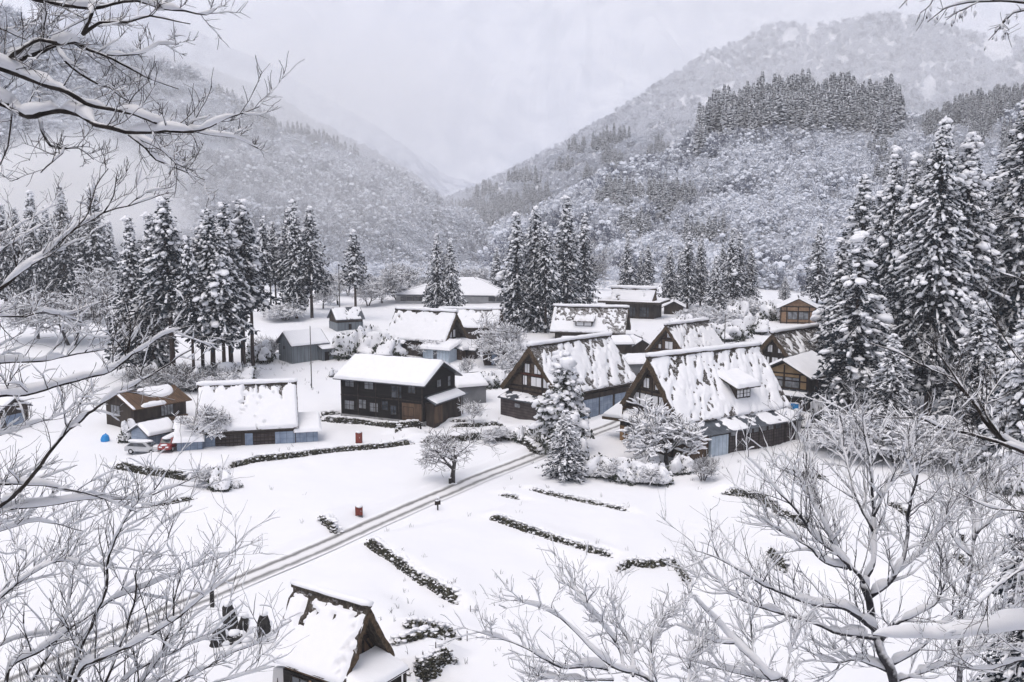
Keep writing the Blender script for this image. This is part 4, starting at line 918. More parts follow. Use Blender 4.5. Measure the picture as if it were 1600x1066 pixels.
# ---- middle thatched house behind the pine
r, d = gassho('second thatched farmhouse, behind the snow plastered pine', 826, 541, 134, 45, 17.2, 11.2, 3.9, [streaks(5, .44, .16, 2.8, .6, 2.2, .15, .3)], GG, 'wood_side', .7, seed=5, recess=.85)
gable_front(r, d, (3.6, 4.2, 5.9, 7.7), (-1.9, 1.9), [(.6, 1.5, 6.2, 7.4), (-1.5, -.3, 6.2, 7.4), (-.25, .25, 8.2, 8.6), (1.1, 2.0, 4.45, 5.7), (-1.6, .3, 4.45, 5.7), (-3.2, -1.9, 4.45, 5.7)])
g = G(); g.box(d['xg'] - .14, d['xg'] + .02, -2.4, 2.4, 5.85, 6.1); g.build('red_beam', M['redbeam'], r)
wb = d['wb']; xg = d['xg']
g = G(); g.add([(xg + .2, -wb, 3.2), (xg + .2, wb + .3, 3.2), (xg - 1.9, wb + .3, 2.55), (xg - 1.9, -wb, 2.55), (xg + .2, -wb, 3.05), (xg + .2, wb + .3, 3.05), (xg - 1.9, wb + .3, 2.4), (xg - 1.9, -wb, 2.4)], quads=[(0, 1, 2, 3), (7, 6, 5, 4), (3, 2, 6, 7), (0, 3, 7, 4), (1, 5, 6, 2)])
q = g.build('pent_roof', M['metal_roof'], r); snow_sheet(q, (xg + .1, -wb, 3.18), (0, 1, 0), (-.955, 0, -.296), (-.296, 0, .955), 2 * wb + .2, 2.1, .14, streaks(4, .46, 0, 0, .5, 1.2), seed=6)
g = G(); g.box(xg - 1.6, xg, -wb, wb, -.7, 2.5); q = g.build('front_wall', M['wood_grid'], r); g = G(); g.box(xg - 1.72, xg - 1.6, .9, 1.8, 1.5, 2.0); g.build('panel', M['curtain'], q)
g = G(); g.box(1.5, 15.6, -wb - .5, -wb + .05, -.6, 3.2); q = g.build('side_wall', M['wood_dark'], r)
for x0, x1 in ((4.5, 8.6), (8.9, 11.6), (12.2, 15.2)):
    g = G(); g.box(x0, x1, -wb - .6, -wb - .5, -.3, 2.5); g.build('blue_sheet', M['blue'], q)
# ---- thatched house showing only its top behind the main one
r, d = gassho('small thatched house half hidden behind the main farmhouse', 1040, 508, 166, 42, 11.5, 9.0, 3.0, [streaks(7, .44, .22, 2.4, .7, 2.0)], GG, 'wood_brown', .6, seed=7)
gable_front(r, d, (3.4, 5.3), (-1.6, 1.6), [(-.4, .4, 5.6, 6.6), (-.8, .8, 3.7, 4.9), (1.6, 2.2, 3.6, 4.3)])
# ---- upper right thatched house
r, d = gassho('thatched house behind the ochre walled house', 1207, 520, 152, 44, 13.5, 9.4, 3.6, [streaks(9, .58, .12, 1.5, .9, 2.4)], GG, 'wood_dark', .7, seed=9)
gable_front(r, d, (3.5, 5.2, 7.0), (-1.5, 1.5), [(.5, 1.3, 5.6, 6.7), (-1.3, -.5, 5.6, 6.7), (1.0, 2.0, 3.8, 4.8), (-.5, .5, 3.8, 4.8), (-2.2, -1.1, 3.8, 4.8)])
# ---- mossy roof
r, d = gassho('broad thatched house whose roof is dark with bare moss, small window in the roof', 982, 481, 196, 166, 15.0, 9.2, 1.6, [full, lambda u, v: 1 - sstep(.36, .44, 1.12 - v - .22 * fbm(u * .7, v * 3, 4, 3) - .75 * (u < 3.6) * 0 + .4 * sstep(3.9, 3.2, u)) * (1 - .35 * (fbm(u * 1.6, v * 9, 8, 3) > .6)) * (1 - sstep(14.2, 14.5, u))], GG, 'wood_dark', .6, seed=11)
gable_front(r, d, (2.6, 4.0), (), [(-.6, .1, 2.9, 3.8)])
ph = d['phi']; y1, z1 = 4.9 * math.cos(ph), d['hr'] - 4.9 * math.sin(ph)
g = G(); g.prism([(y1 + .3, z1 - .3), (y1 + .3, z1 + 1.1), (y1 - 1.5, z1 + 1.5), (y1 - 1.5, z1)], 'x', 6.6, 9.9); q = g.build('dormer', M['wood_dark'], r)
for x0 in (6.75, 8.3): win(q, 'y', y1 + .3, x0, x0 + 1.4, z1 + .05, z1 + .8, 1, 'shoji', 0, 0)
s_ = slab(r, 'dormer_roof', M['thatch'], (y1 - 1.8, z1 + 1.9), (y1 + 1.0, z1 + 1.0), 6.2, 10.3, .2, .1); snow_slab(s_, (y1 - 1.8, z1 + 1.9), (y1 + 1.0, z1 + 1.0), 6.2, 10.3, .25, streaks(4, .42, .25, 0, .8, 2), 3)
# ---- shrine with hip-and-gable thatch
A = PT(1022, 452, 226); gz = float(H(A[0], A[1])); r = thing('thatched_shrine', 'thatched shrine hall with hip and gable roof before the cedars', 'shrine', (A[0], A[1], gz), R(157)); hr = A[2] - gz
Ls, Ws, he = 9.6, 10.0, 3.9; zg = hr - 2.9
g = G(); P0 = []
e = [(-2.6, -Ws / 2, he), (-2.6, Ws / 2, he), (Ls + 2.2, Ws / 2, he), (Ls + 2.2, -Ws / 2, he)]; t_ = [(0, -1.9, zg), (0, 1.9, zg), (Ls, 1.9, zg), (Ls, -1.9, zg)]; rd = [(-.5, 0, hr), (Ls + .4, 0, hr)]
V = e + t_ + rd + [(x, y, z - .5) for x, y, z in e]
g.add(V, quads=[(0, 1, 5, 4), (1, 2, 6, 5), (2, 3, 7, 6), (3, 0, 4, 7), (5, 6, 9, 8), (7, 4, 8, 9), (0, 10, 11, 1), (1, 11, 12, 2), (2, 12, 13, 3), (3, 13, 10, 0), (13, 12, 11, 10)], tris=[(4, 5, 8), (6, 7, 9)])
g.build('thatched_roof', M['thatch'], r)
def quadsnow(root, a, b, c, d_, th, mask, seed):
    a, b, c, d_ = [np.array(q, float) for q in (a, b, c, d_)]; nu, nv = 40, 24; u = np.linspace(0, 1, nu)[:, None]; v = np.linspace(0, 1, nv)[None]
    P = (a * (1 - u[..., None]) * (1 - v[..., None]) + b * u[..., None] * (1 - v[..., None]) + d_ * (1 - u[..., None]) * v[..., None] + c * u[..., None] * v[..., None])
    n = np.cross(b - a, d_ - a); n = np.cross(c - d_, d_ - a) if np.linalg.norm(b - a) < 1e-6 else n; n = n / np.linalg.norm(n); n = n if n[2] > 0 else -n; Lu = max(np.linalg.norm(b - a), np.linalg.norm(c - d_)); Lv = np.linalg.norm(d_ - a)
    m = mask(u * Lu + v * 0, v + u * 0) if mask else np.ones((nu, nv)); ed = np.minimum(np.minimum(u, 1 - u) * Lu + .12, (1 - v) * Lv + v * 0); h = -.05 + (th + .05) * m * np.sqrt(np.clip(ed / .35, 0, 1)); g = G(); g.grid(P + h[..., None] * n); return g.build('snow_cover', M['snow'], root, True)
mk = streaks(13, .30, .25, 0, .6, 2, .05, .1)
quadsnow(r, t_[1], t_[2], e[2], e[1], .25, mk, 1); quadsnow(r, t_[0], t_[1], e[1], e[0], .25, mk, 2); quadsnow(r, rd[0], rd[1], t_[2], t_[1], .22, mk, 3); quadsnow(r, rd[1], rd[0], t_[0], t_[3], .22, mk, 3); quadsnow(r, t_[2], t_[3], e[3], e[2], .25, None, 4); quadsnow(r, t_[3], t_[0], e[0], e[3], .25, None, 4)
quadsnow(FL, fa, fa, fc, fb, .3, None, 3); quadsnow(FL, fa, fa, fd, fc, .3, None, 4)
ridge_cap(r, -.6, Ls + .5, hr, .45, .42, seed=13)
g = G(); g.prism([(-1.75, zg + .05), (1.75, zg + .05), (0, hr - .35)], 'x', -.35, .1); g.build('gable', M['thatch_edge'], r)
g = G(); g.box(-.9, Ls + .6, -3.6, 3.6, -.6, he - .1); q = g.build('wall', M['wood_dark'], r)
for x in np.linspace(-.9, Ls + .6, 8): G().box(x - .12, x + .12, 3.6, 3.75, -.5, he - .2).build('post', M['beam'], q)
for k in range(3): win(r, 'y', 3.6, .2 + k * 3.2, 2.4 + k * 3.2, .5, 2.6, 1, 'glass', 3, 2)
# ---- thatched house left of centre
r, d = gassho('thatched house with brown edged gable to the right and pale blue sheds', 714, 488, 178, 153, 13.0, 8.4, 2.9, [full, streaks(15, .24, .24, 1.0, .7, 2.4, .05, .16)], GG, 'wood_dark', .7, seed=15)
gable_front(r, d, (3.0, 4.8), (-.0,), [(.25, .95, 3.3, 4.6), (-.95, -.25, 3.3, 4.6), (-.2, .2, 5.6, 6.3)])
g = G(); g.box(1.2, 11.0, 2.0, 4.3, -.8, 2.4); q = g.build('lower_wall', M['wood_dark'], r)
g = G(); g.box(9.0, 10.6, 4.3, 4.4, .9, 2.2); g.build('blue_sheet', M['blue'], q)
slab(r, 'pent_roof', M['metal_roof'], (3.2, 2.9), (5.0, 2.25), 8.4, 11.6, .12); snow_slab(r, (3.2, 2.95), (5.0, 2.3), 8.3, 11.7, .25, None, 3)
g = G(); g.box(-1.9, 3.4, 3.4, 6.2, -.9, 1.9); q = g.build('shed_annex', M['paleblue'], r); g = G(); g.box(.55, 1.2, 6.2, 6.28, -.9, 1.6); g.build('door', M['glass'], q)
slab(r, 'pent_roof', M['metal_roof'], (2.6, 2.9), (6.8, 1.95), -2.4, 3.9, .14); snow_slab(r, (2.4, 2.98), (6.9, 1.98), -2.5, 4.0, .4, None, 6)
g = G(); g.box(-2.6, -.2, -3.2, 3.2, -.9, 1.7); g.build('front_annex', M['wood_side'], r); 
g = G(); g.add([(1, -3.8, 2.6), (1, 3.8, 2.6), (-3.2, 3.8, 1.7), (-3.2, -3.8, 1.7), (1, -3.8, 2.45), (1, 3.8, 2.45), (-3.2, 3.8, 1.55), (-3.2, -3.8, 1.55)], quads=[(0, 1, 2, 3), (7, 6, 5, 4), (3, 2, 6, 7), (0, 3, 7, 4), (1, 5, 6, 2)]); q = g.build('pent_roof', M['metal_roof'], r)
snow_sheet(q, (1, -3.8, 2.6), (0, 1, 0), (-.978, 0, -.21), (-.21, 0, .978), 7.6, 4.4, .4, None, seed=4)
# ---- one behind it
r, d = gassho('thatched roof peeking out behind the house with the brown edged gable', 783, 484, 198, 172, 12.5, 8.4, 2.4, [full, streaks(17, .36, .22, .5, .7, 2, .05, .14)], GG, 'wood_dark', .6, seed=17)
gable_front(r, d, (2.6,), (), [(-.4, .4, 2.8, 3.6)])
# ---- blue sided thatched house at the lower left
r, d = gassho('thickly snowed thatched house with blue sheeting along its lower wall', 309, 603, 121, 14, 11.9, 9.0, 2.05, [streaks(19, .285, .28, .3, .9, 2.6, .04, .13)], GG, 'wood_dark', .6, seed=19, snowth=.3)
wb = d['wb']; y = -wb - .35
g = G(); g.box(.6, 11.5, y, -wb + .1, -.9, 1.7); q = g.build('side_wall', M['wood_dark'], r)
for x0, x1, mt, nm in ((.5, 2.0, 'blue', 'blue_sheet'), (2.1, 5.0, 'wood_grid', 'lattice_panel'), (5.5, 6.4, 'blue', 'blue_sheet'), (6.5, 9.0, 'wood_grid', 'lattice_panel'), (9.05, 11.4, 'blue', 'blue_sheet')):
    g = G(); g.box(x0, x1, y - .1, y, -.7, 1.5); g.build(nm, M[mt], q)
for z in (.05, .5, .95, 1.4):
    for a, b in ((2.1, 5.0), (6.5, 9.0)): G().box(a, b, y - .15, y - .1, z - .05, z + .05).build('rail', M['wood_brown'], q)
g = G(); g.box(11.4, 14.2, y + .1, .5, -.9, 1.4); q = g.build('annex_wall', M['blue'], r)
s_ = slab(r, 'annex_roof', M['metal_roof'], (.2, 2.6), (y - .3, 1.45), 11.2, 14.6, .12); snow_slab(s_, (.2, 2.6), (y - .35, 1.43), 11.2, 14.7, .35, None, 7)
g = G(); g.box(-2.3, .6, y - 1.2, -wb + 2.0, -.9, 1.25); g.build('front_annex', M['blue'], r)
s_ = slab(r, 'front_annex_roof', M['metal_roof'], (-wb + 2.4, 2.1), (y - 1.6, 1.25), -2.7, .9, .12); snow_slab(s_, (-wb + 2.4, 2.1), (y - 1.7, 1.23), -2.8, .9, .4, None, 7)
# ---- near hut at the bottom
r, d = gassho('little thatched hut at the bottom, closest to the viewer', 577, 947, 57.5, 147, 6.3, 4.8, 2.45, [full, lambda u, v: (1 - .9 * (fbm(u * 1.1 + 2, v * 4, 33, 3) > .66) * (v < .5)) * (1 - .8 * ((fbm(u * 4, v * 14, 36, 2) > .60) & (u < 1.0))) * sstep(.0, .03, v - .10 - .05 * (fbm(u * 1.4, u * 0, 5, 3) - .5))], GG, 'wood_brown', .42, seed=21, body=.8, recess=1.0, snowth=.2)
gable_front(r, d, (2.75, 4.1), (-.45, .45), [])
x = d['xg']
for s in (-1, 1): G().tube([(x - .1, s * 1.35, 2.9), (x - .12, 0, 4.85)], .06, k=5).build('brace', M['beam'], r)
wb = d['wb']
g = G(); g.box(x - .16, x, -wb, wb, -.6, 2.6); q = g.build('front_wall', M['wood_black'], r)
g = G(); g.add([(x - .1, -1.9, 2.95), (x - .1, 2.2, 2.95), (x - 2.5, 2.2, 2.2), (x - 2.5, -1.9, 2.2), (x - .1, -1.9, 2.83), (x - .1, 2.2, 2.83), (x - 2.5, 2.2, 2.08), (x - 2.5, -1.9, 2.08)], quads=[(0, 1, 2, 3), (7, 6, 5, 4), (3, 2, 6, 7), (0, 3, 7, 4), (1, 5, 6, 2)]); q = g.build('pent_roof', M['wood_black'], r)
snow_sheet(q, (x - .05, -1.95, 2.96), (0, 1, 0), (-.954, 0, -.298), (-.298, 0, .954), 4.2, 2.6, .32, None, seed=2, step=.12)
for yy in (-1.7, 2.0): G().box(x - 2.35, x - 2.2, yy - .08, yy + .08, -.6, 2.15).build('post', M['beam'], q)
g = G(); g.box(x - 2.1, x - .2, -1.6, 1.9, -.6, 2.12); g.build('porch_wall', M['wood_black'], r)
yw = wb
g = G(); g.box(1.0, 5.4, yw, yw + .10, -.6, 1.95); q = g.build('side_wall', M['wood_black'], r)
for x0, x1, z0, z1, mt in ((3.3, 4.6, .3, 1.7, 'glass'), (1.5, 2.0, .6, 1.5, 'curtain'), (2.3, 2.9, .1, 1.1, 'brightblue')):
    win(r, 'y', yw + .10, x0, x1, z0, z1, 1, mt, 1 if mt == 'glass' else 0, 0)
g = G(); g.box(2.98, 3.14, yw + .1, yw + .16, .2, 1.8); g.box(1.15, 1.3, yw + .1, yw + .16, .2, 1.7); g.build('wooden_nameboard', M['wood_light'], q)
g = G(); g.prism([(5.45, -.6), (6.6, -.6), (6.3, 1.75), (5.45, 1.95)], 'y', yw - .3, yw + .05); g.build('white_cloth', M['offwhite'], r)
g = G(); g.prism([(5.7, -.6), (6.2, -.6), (5.95, 1.2)], 'y', yw + .05, yw + .08); g.build('cloth_opening', M['beam'], r)
# ---- black two storey house
r, d = gable_house('black two storey wooden house with broad snowy roof', 694, 566, 130.5, 154, 14.4, 8.4, 5.55, 'wood_black', 'metal_roof', .38, (full, full), .75, .85, seed=23)
w2 = 4.3; x0 = d['xg']
for x, z0, w in ((1.9, 4.0, 1.05), (4.0, 3.2, 1.5), (8.4, 4.0, 1.35), (11.5, 4.1, 1.35), (11.5, 1.0, 1.5), (9.6, 1.3, 1.1), (7.7, 1.0, 1.25), (6.1, 1.4, .95), (4.8, .9, .9), (2.2, .9, 1.5)):
    win(r, 'y', w2, x, x + w, z0, z0 + (1.15 if z0 != 3.2 else 1.5), 1, 'curtain' if x > 7 else 'glass', 1, 1, 'beam')
g = G(); g.box(.85, 3.9, w2 + .0, w2 + .06, .35, 2.6); g.build('board_panel', M['wood_brown'], r)
g = G(); g.box(.72, 13.68, w2, w2 + .12, -.8, .28); g.box(.63, .75, -w2, w2 + .12, -.8, .28); g.build('concrete_plinth', M['concrete'], r)
g = G(); g.box(.78, 13.6, w2, w2 + .14, 2.85, 3.0)
for x in (.85, 4.4, 8.0, 10.8, 13.5): g.box(x - .08, x + .08, w2, w2 + .1, .3, 5.2)
g.build('timber_frame', M['beam'], r)
win(r, 'x', x0, -.3, .7, 4.3, 5.2, -1, 'curtain', 1, 0); win(r, 'x', x0, -2.9, -2.2, 4.0, 5.3, -1, 'curtain', 0, 1); win(r, 'x', x0, -2.6, -1.5, .9, 1.9, -1, 'glass', 1, 0)
g = G(); g.add([(x0, -3.9, 3.55), (x0, 3.9, 3.55), (x0 - 1.9, 4.4, 2.75), (x0 - 1.9, -4.6, 2.75), (x0, -3.9, 3.42), (x0, 3.9, 3.42), (x0 - 1.9, 4.4, 2.62), (x0 - 1.9, -4.6, 2.62)], quads=[(0, 1, 2, 3), (7, 6, 5, 4), (3, 2, 6, 7), (0, 3, 7, 4), (1, 5, 6, 2)]); q = g.build('pent_roof', M['metal_roof'], r)
snow_sheet(q, (x0 - .1, -4.0, 3.53), (0, 1, 0), (-.92, 0, -.388), (-.388, 0, .92), 7.9, 1.95, .22, lambda u, v: sstep(.12, .2, v + .0 * u), seed=3)
g = G(); g.box(x0 - 1.3, x0, -3.6, 3.7, -.8, 2.7); q = g.build('porch_wall', M['wood_dark'], r); g = G(); g.box(x0 - 1.36, x0 - 1.3, 1.6, 3.6, .0, 2.2); g.build('board_panel', M['wood_brown'], q)
g = G()
for k in range(12): g.box(.3 + k * .38, .48 + k * .38, w2 + 1.15, w2 + 1.3, -.35, .1)
g.build('vent_row', M['beam'], r)
# ---- grey shed beside it
r, d = gable_house('small grey walled shed with snowy roof right of the black house', 752, 584, 146, 205, 5.2, 5.2, 2.5, 'steel_plain', 'metal_roof', .35, (full, full), .35, .45, 'shed', 'shed', hr=3.6)
g = G(); g.box(d['xg'] - .06, d['xg'] + .02, .4, 1.6, -.5, 2.0); g.build('doorway', M['beam'], r)
# ---- corrugated grey shed
r, d = gable_house('grey corrugated metal shed with a small annex on its right', 441, 519, 172, 40, 7.6, 5.0, 3.4, 'steel', 'metal_roof', .2, (full, full), .5, .6, 'shed', 'shed', seed=29)
g = G(); g.box(5.6, 7.8, -3.9, -2.5, -.8, 2.1); q = g.build('annex', M['steel'], r); g = G(); g.box(6.0, 6.9, -3.98, -3.9, -.5, 1.6); g.build('door', M['wood_dark'], q)
s_ = slab(r, 'annex_roof', M['metal_roof'], (-2.4, 2.75), (-4.4, 2.15), 5.3, 8.1, .1); snow_slab(s_, (-2.4, 2.75), (-4.4, 2.15), 5.3, 8.1, .2, None, 4)
win(r, 'x', d['xg'], .2, .6, 2.2, 2.6, -1, 'glass', 0, 0)
# ---- dark barn
r, d = gable_house('little dark barn with grey lower walls beside the lone tufted cedar', 517, 482, 206, 28, 6.4, 5.0, 2.6, 'wood_dark', 'metal_roof', .16, (streaks(4, .40, .1, 0, .6, 1.2), full), .4, .5, 'barn', 'barn', seed=31)
g = G(); g.box(.33, 6.05, -2.58, 2.58, -.9, 1.6); q = g.build('lower_wall', M['steel'], r); g = G(); g.box(2.9, 3.5, -2.64, -2.58, .1, 1.3); g.build('door', M['beam'], q)
# ---- rusty roofed house
r, d = gable_house('brown house with rusty sheet roof partly free of snow', 180, 616, 128, 54, 9.0, 6.2, 3.2, 'wood_dark', 'rust', .3, (lambda u, v: 1 - (1 - sstep(.9, 1.05, ((u - 5.2) / 2.4) ** 2 + ((v - .12) / .42) ** 2)) * 0 if False else np.maximum(1 - sstep(.85, 1.1, ((u - 5.6) / 2.5) ** 2 + ((v - .10) / .45) ** 2), np.maximum(1 - sstep(.85, 1.1, ((u - 3.3) / 1.8) ** 2 + ((v - .90) / .12) ** 2), sstep(.55, .2, u))), full), .5, .7, 'house', 'house', seed=37)
win(r, 'x', d['xg'], -.1, 1.9, 1.7, 2.9, -1, 'curtain', 2, 0); win(r, 'y', -3.1, 4.6, 6.4, 1.3, 2.6, -1, 'curtain', 3, 0)
g = G(); g.box(.6, 8.4, -3.6, -3.1, -.9, 1.0); g.build('lower_wall', M['wood_brown'], r)
# porch building
r, d = gable_house('small porch building walled with blue sheeting before the rusty roofed house', 264, 654, 122, 235, 4.6, 3.4, 2.0, 'blue', 'metal_roof', .3, (full, full), .35, .5, 'porch', 'porch', hr=2.9)
g = G(); g.box(d['xg'] - .05, d['xg'] + .02, -1.6, 1.6, 2.0, 2.6); g.build('gable_board', M['wood_dark'], r)
r, d = gable_house('low carport with snow heaped roof between porch and blue sided house', 272, 656, 121, 12, 3.2, 4.4, 1.9, 'wood_dark', 'metal_roof', .45, (full, full), .3, .5, 'carport', 'carport', hr=2.4)
r, d = gable_house('dark shed glimpsed through the twigs at the far left', 24, 622, 128, 160, 5.0, 4.6, 2.6, 'wood_dark', 'metal_roof', .3, (full, full), .4, .5, 'shed', 'shed', hr=3.8)
g = G(); g.box(.3, .4, -1.4, 1.4, .2, 1.6); g.build('blue_sheet', M['blue'], r)
# ---- ochre house
r, d = gable_house('two storey house with ochre plaster gable next to the broad cedar', 1222, 563, 138, 52, 11.0, 6.9, 5.3, 'wood_dark', 'metal_roof', .28, (full, full), 1.0, .95, seed=41)
x = d['xg']; g = G(); g.prism([(-3.3, 3.0), (3.3, 3.0), (3.3, 5.0), (0, 6.55), (-3.3, 5.0)], 'x', x - .06, x + .05); q = g.build('plaster', M['ochre'], r)
g = G()
for z in (3.05, 4.15, 5.15): g.box(x - .14, x, -3.35, 3.35, z - .09, z + .09)
for y in (-3.35, -2.3, 0, 2.3, 3.35): g.box(x - .13, x, y - .09, y + .09, .0, 5.2 if abs(y) > 3 else 6.3 - abs(y) * .5)
g.build('timber_frame', M['beam'], r)
win(r, 'x', x - .06, .2, 2.2, 3.25, 4.6, -1, 'curtain', 1, 0); win(r, 'x', x - .06, -2.2, -.2, 3.25, 4.6, -1, 'curtain', 1, 0)
g = G(); g.add([(x, -3.6, 2.95), (x, 3.4, 2.95), (x - 1.3, 3.4, 2.25), (x - 1.3, -3.6, 2.25), (x, -3.6, 2.83), (x, 3.4, 2.83), (x - 1.3, 3.4, 2.13), (x - 1.3, -3.6, 2.13)], quads=[(0, 1, 2, 3), (7, 6, 5, 4), (3, 2, 6, 7), (0, 3, 7, 4), (1, 5, 6, 2)]); q = g.build('pent_roof', M['metal_roof'], r)
snow_sheet(q, (x - .1, -3.6, 2.94), (0, 1, 0), (-.88, 0, -.474), (-.474, 0, .88), 7.0, 1.4, .2, lambda u, v: sstep(.2, .4, v), seed=3)
# ---- pale boarded house
r, d = gable_house('small house with pale cedar boards and snowy gable roof, uppermost at the right', 1248, 467, 214, 76, 8.0, 7.4, 3.7, 'wood_light', 'metal_roof', .32, (full, full), .7, .9, seed=43)
x = d['xg']; g = G()
for y in (-3.7, -2.35, -.02, 2.35, 3.6): g.box(x - .12, x, y - .1, y + .1, -.3, 3.7)
for z in (.3, 2.75, 3.75): g.box(x - .13, x, -3.7, 3.7, z - .1, z + .1)
g.build('timber_frame', M['beam'], r); win(r, 'x', x, .2, 2.1, 1.0, 2.55, -1, 'curtain', 1, 0); win(r, 'x', x, -2.1, -.2, 1.0, 2.55, -1, 'curtain', 1, 0)
# ---- small shed behind the shrine, low roofs, grey hall
r, d = gable_house('small dark shed with low gable behind the shrine', 1053, 471, 234, 80, 5.0, 4.6, 2.2, 'wood_dark', 'metal_roof', .3, (full, full), .4, .6, 'shed', 'shed', hr=3.4)
r, d = gable_house('low dark lean-to roof at the foot of the back cedars', 1200, 474, 250, 10, 7.0, 4.0, 2.0, 'wood_dark', 'metal_roof', .2, (full, full), .4, .5, 'shed', 'shed', hr=2.8)
r, d = gable_house('grey flat roofed building wedged between the two big thatched houses', 958, 556, 152, 12, 10.5, 8.0, 3.9, 'steel_plain', 'metal_roof', .3, (streaks(3, .42, 0, 0, .2, 1), full), .3, .3, 'grey_building', 'building', hr=4.6, seed=47)
r, d = gable_house('low snowy roofed store behind the middle thatched house', 876, 528, 172, 8, 12.5, 5.0, 2.0, 'wood_dark', 'metal_roof', .35, (full, full), .4, .5, 'store', 'shed', hr=2.8)
r, d = gable_house('snowy low store with tiny gable left of the half hidden thatched house', 1004, 531, 172, 100, 6.0, 5.0, 1.5, 'wood_dark', 'metal_roof', .35, (full, full), .4, .6, 'store', 'shed', hr=3.1)
r, d = gable_house('low shed with bright blue wall behind the forked snowy tree', 752, 535, 172, 5, 8.0, 4.5, 2.2, 'wood_dark', 'metal_roof', .35, (full, full), .4, .5, 'shed', 'shed', hr=3.0)
g = G(); g.box(1.6, 3.4, -2.35, -2.26, -.6, 1.9); g.build('blue_sheet', M['blue'], r)
r, d = gable_house('tiny lean-to hut right of the pale blue sheds', 748, 541, 176, 160, 2.4, 2.4, 1.9, 'wood_dark', 'metal_roof', .25, (full, full), .2, .3, 'hut', 'shed', hr=2.4)
# ---- big hipped roof hall
A = PT(738, 434, 262); gz = float(H(A[0], A[1])); hr = A[2] - gz; r = thing('hipped_hall', 'big hall with wide hipped metal roof behind the village', 'building', (A[0], A[1], gz), R(0))
ex0, ex1, ey0, ey1, ze = -20.5, 10.5, -9.0, 9.0, 2.3; rp = [(-3.0, 0, hr), (1.0, 0, hr)]; e = [(ex0, ey0, ze), (ex1, ey0, ze - .4), (ex1, ey1, ze), (ex0, ey1, ze)]
g = G(); V = e + rp + [(a, b, c - .3) for a, b, c in e]; g.add(V, quads=[(0, 1, 5, 4), (2, 3, 4, 5), (0, 6, 7, 1), (1, 7, 8, 2), (2, 8, 9, 3), (3, 9, 6, 0), (9, 8, 7, 6)], tris=[(1, 2, 5), (3, 0, 4)]); g.build('roof', M['metal_roof'], r)
mk = streaks(9, .27, 0, 0, .5, .5); mk2 = lambda u, v: sstep(-.05, .05, fbm(u * .22, v * 1.2, 6, 3) - .34)
quadsnow(r, rp[0], rp[1], e[1], e[0], .22, mk2, 1); quadsnow(r, rp[1], np.array(rp[1]) + (.01, .01, 0), e[2], e[1], .22, mk2, 2); quadsnow(r, np.array(rp[0]) + (-.01, .01, 0), rp[0], e[0], e[3], .2, None, 2); quadsnow(r, rp[1], rp[0], e[3], e[2], .2, None, 4)
g = G(); g.tube([rp[1], (e[1][0], e[1][1], e[1][2])], .16, k=5); g.tube([rp[0], e[0]], .16, k=5); g.build('hip_ridge', M['metal_roof'], r)
g = G(); g.box(ex0 + 1.2, ex1 - 1.2, ey0 + 1.2, ey1 - 1.2, -.8, ze - .2); q = g.build('wall', M['offwhite'], r)
for k in range(7): win(r, 'y', ey0 + 1.2, ex0 + 2.5 + k * 1.5, ex0 + 3.8 + k * 1.5, .6, 1.6, -1, 'glass', 1, 0)
for k in range(2): win(r, 'y', ey0 + 1.2, ex1 - 6.0 + k * 2.0, ex1 - 4.4 + k * 2.0, .5, 1.6, -1, 'glass', 1, 0)
# ---------------------------------------------------------------- terrace walls
def caps(root, cs, ss, jit=.12):
    for c, q in zip(cs, ss):
        g = G(); g.blobs([c], [q], jit=jit, icos=ICO2); g.build('snow_cap', M['snow'], root, True)

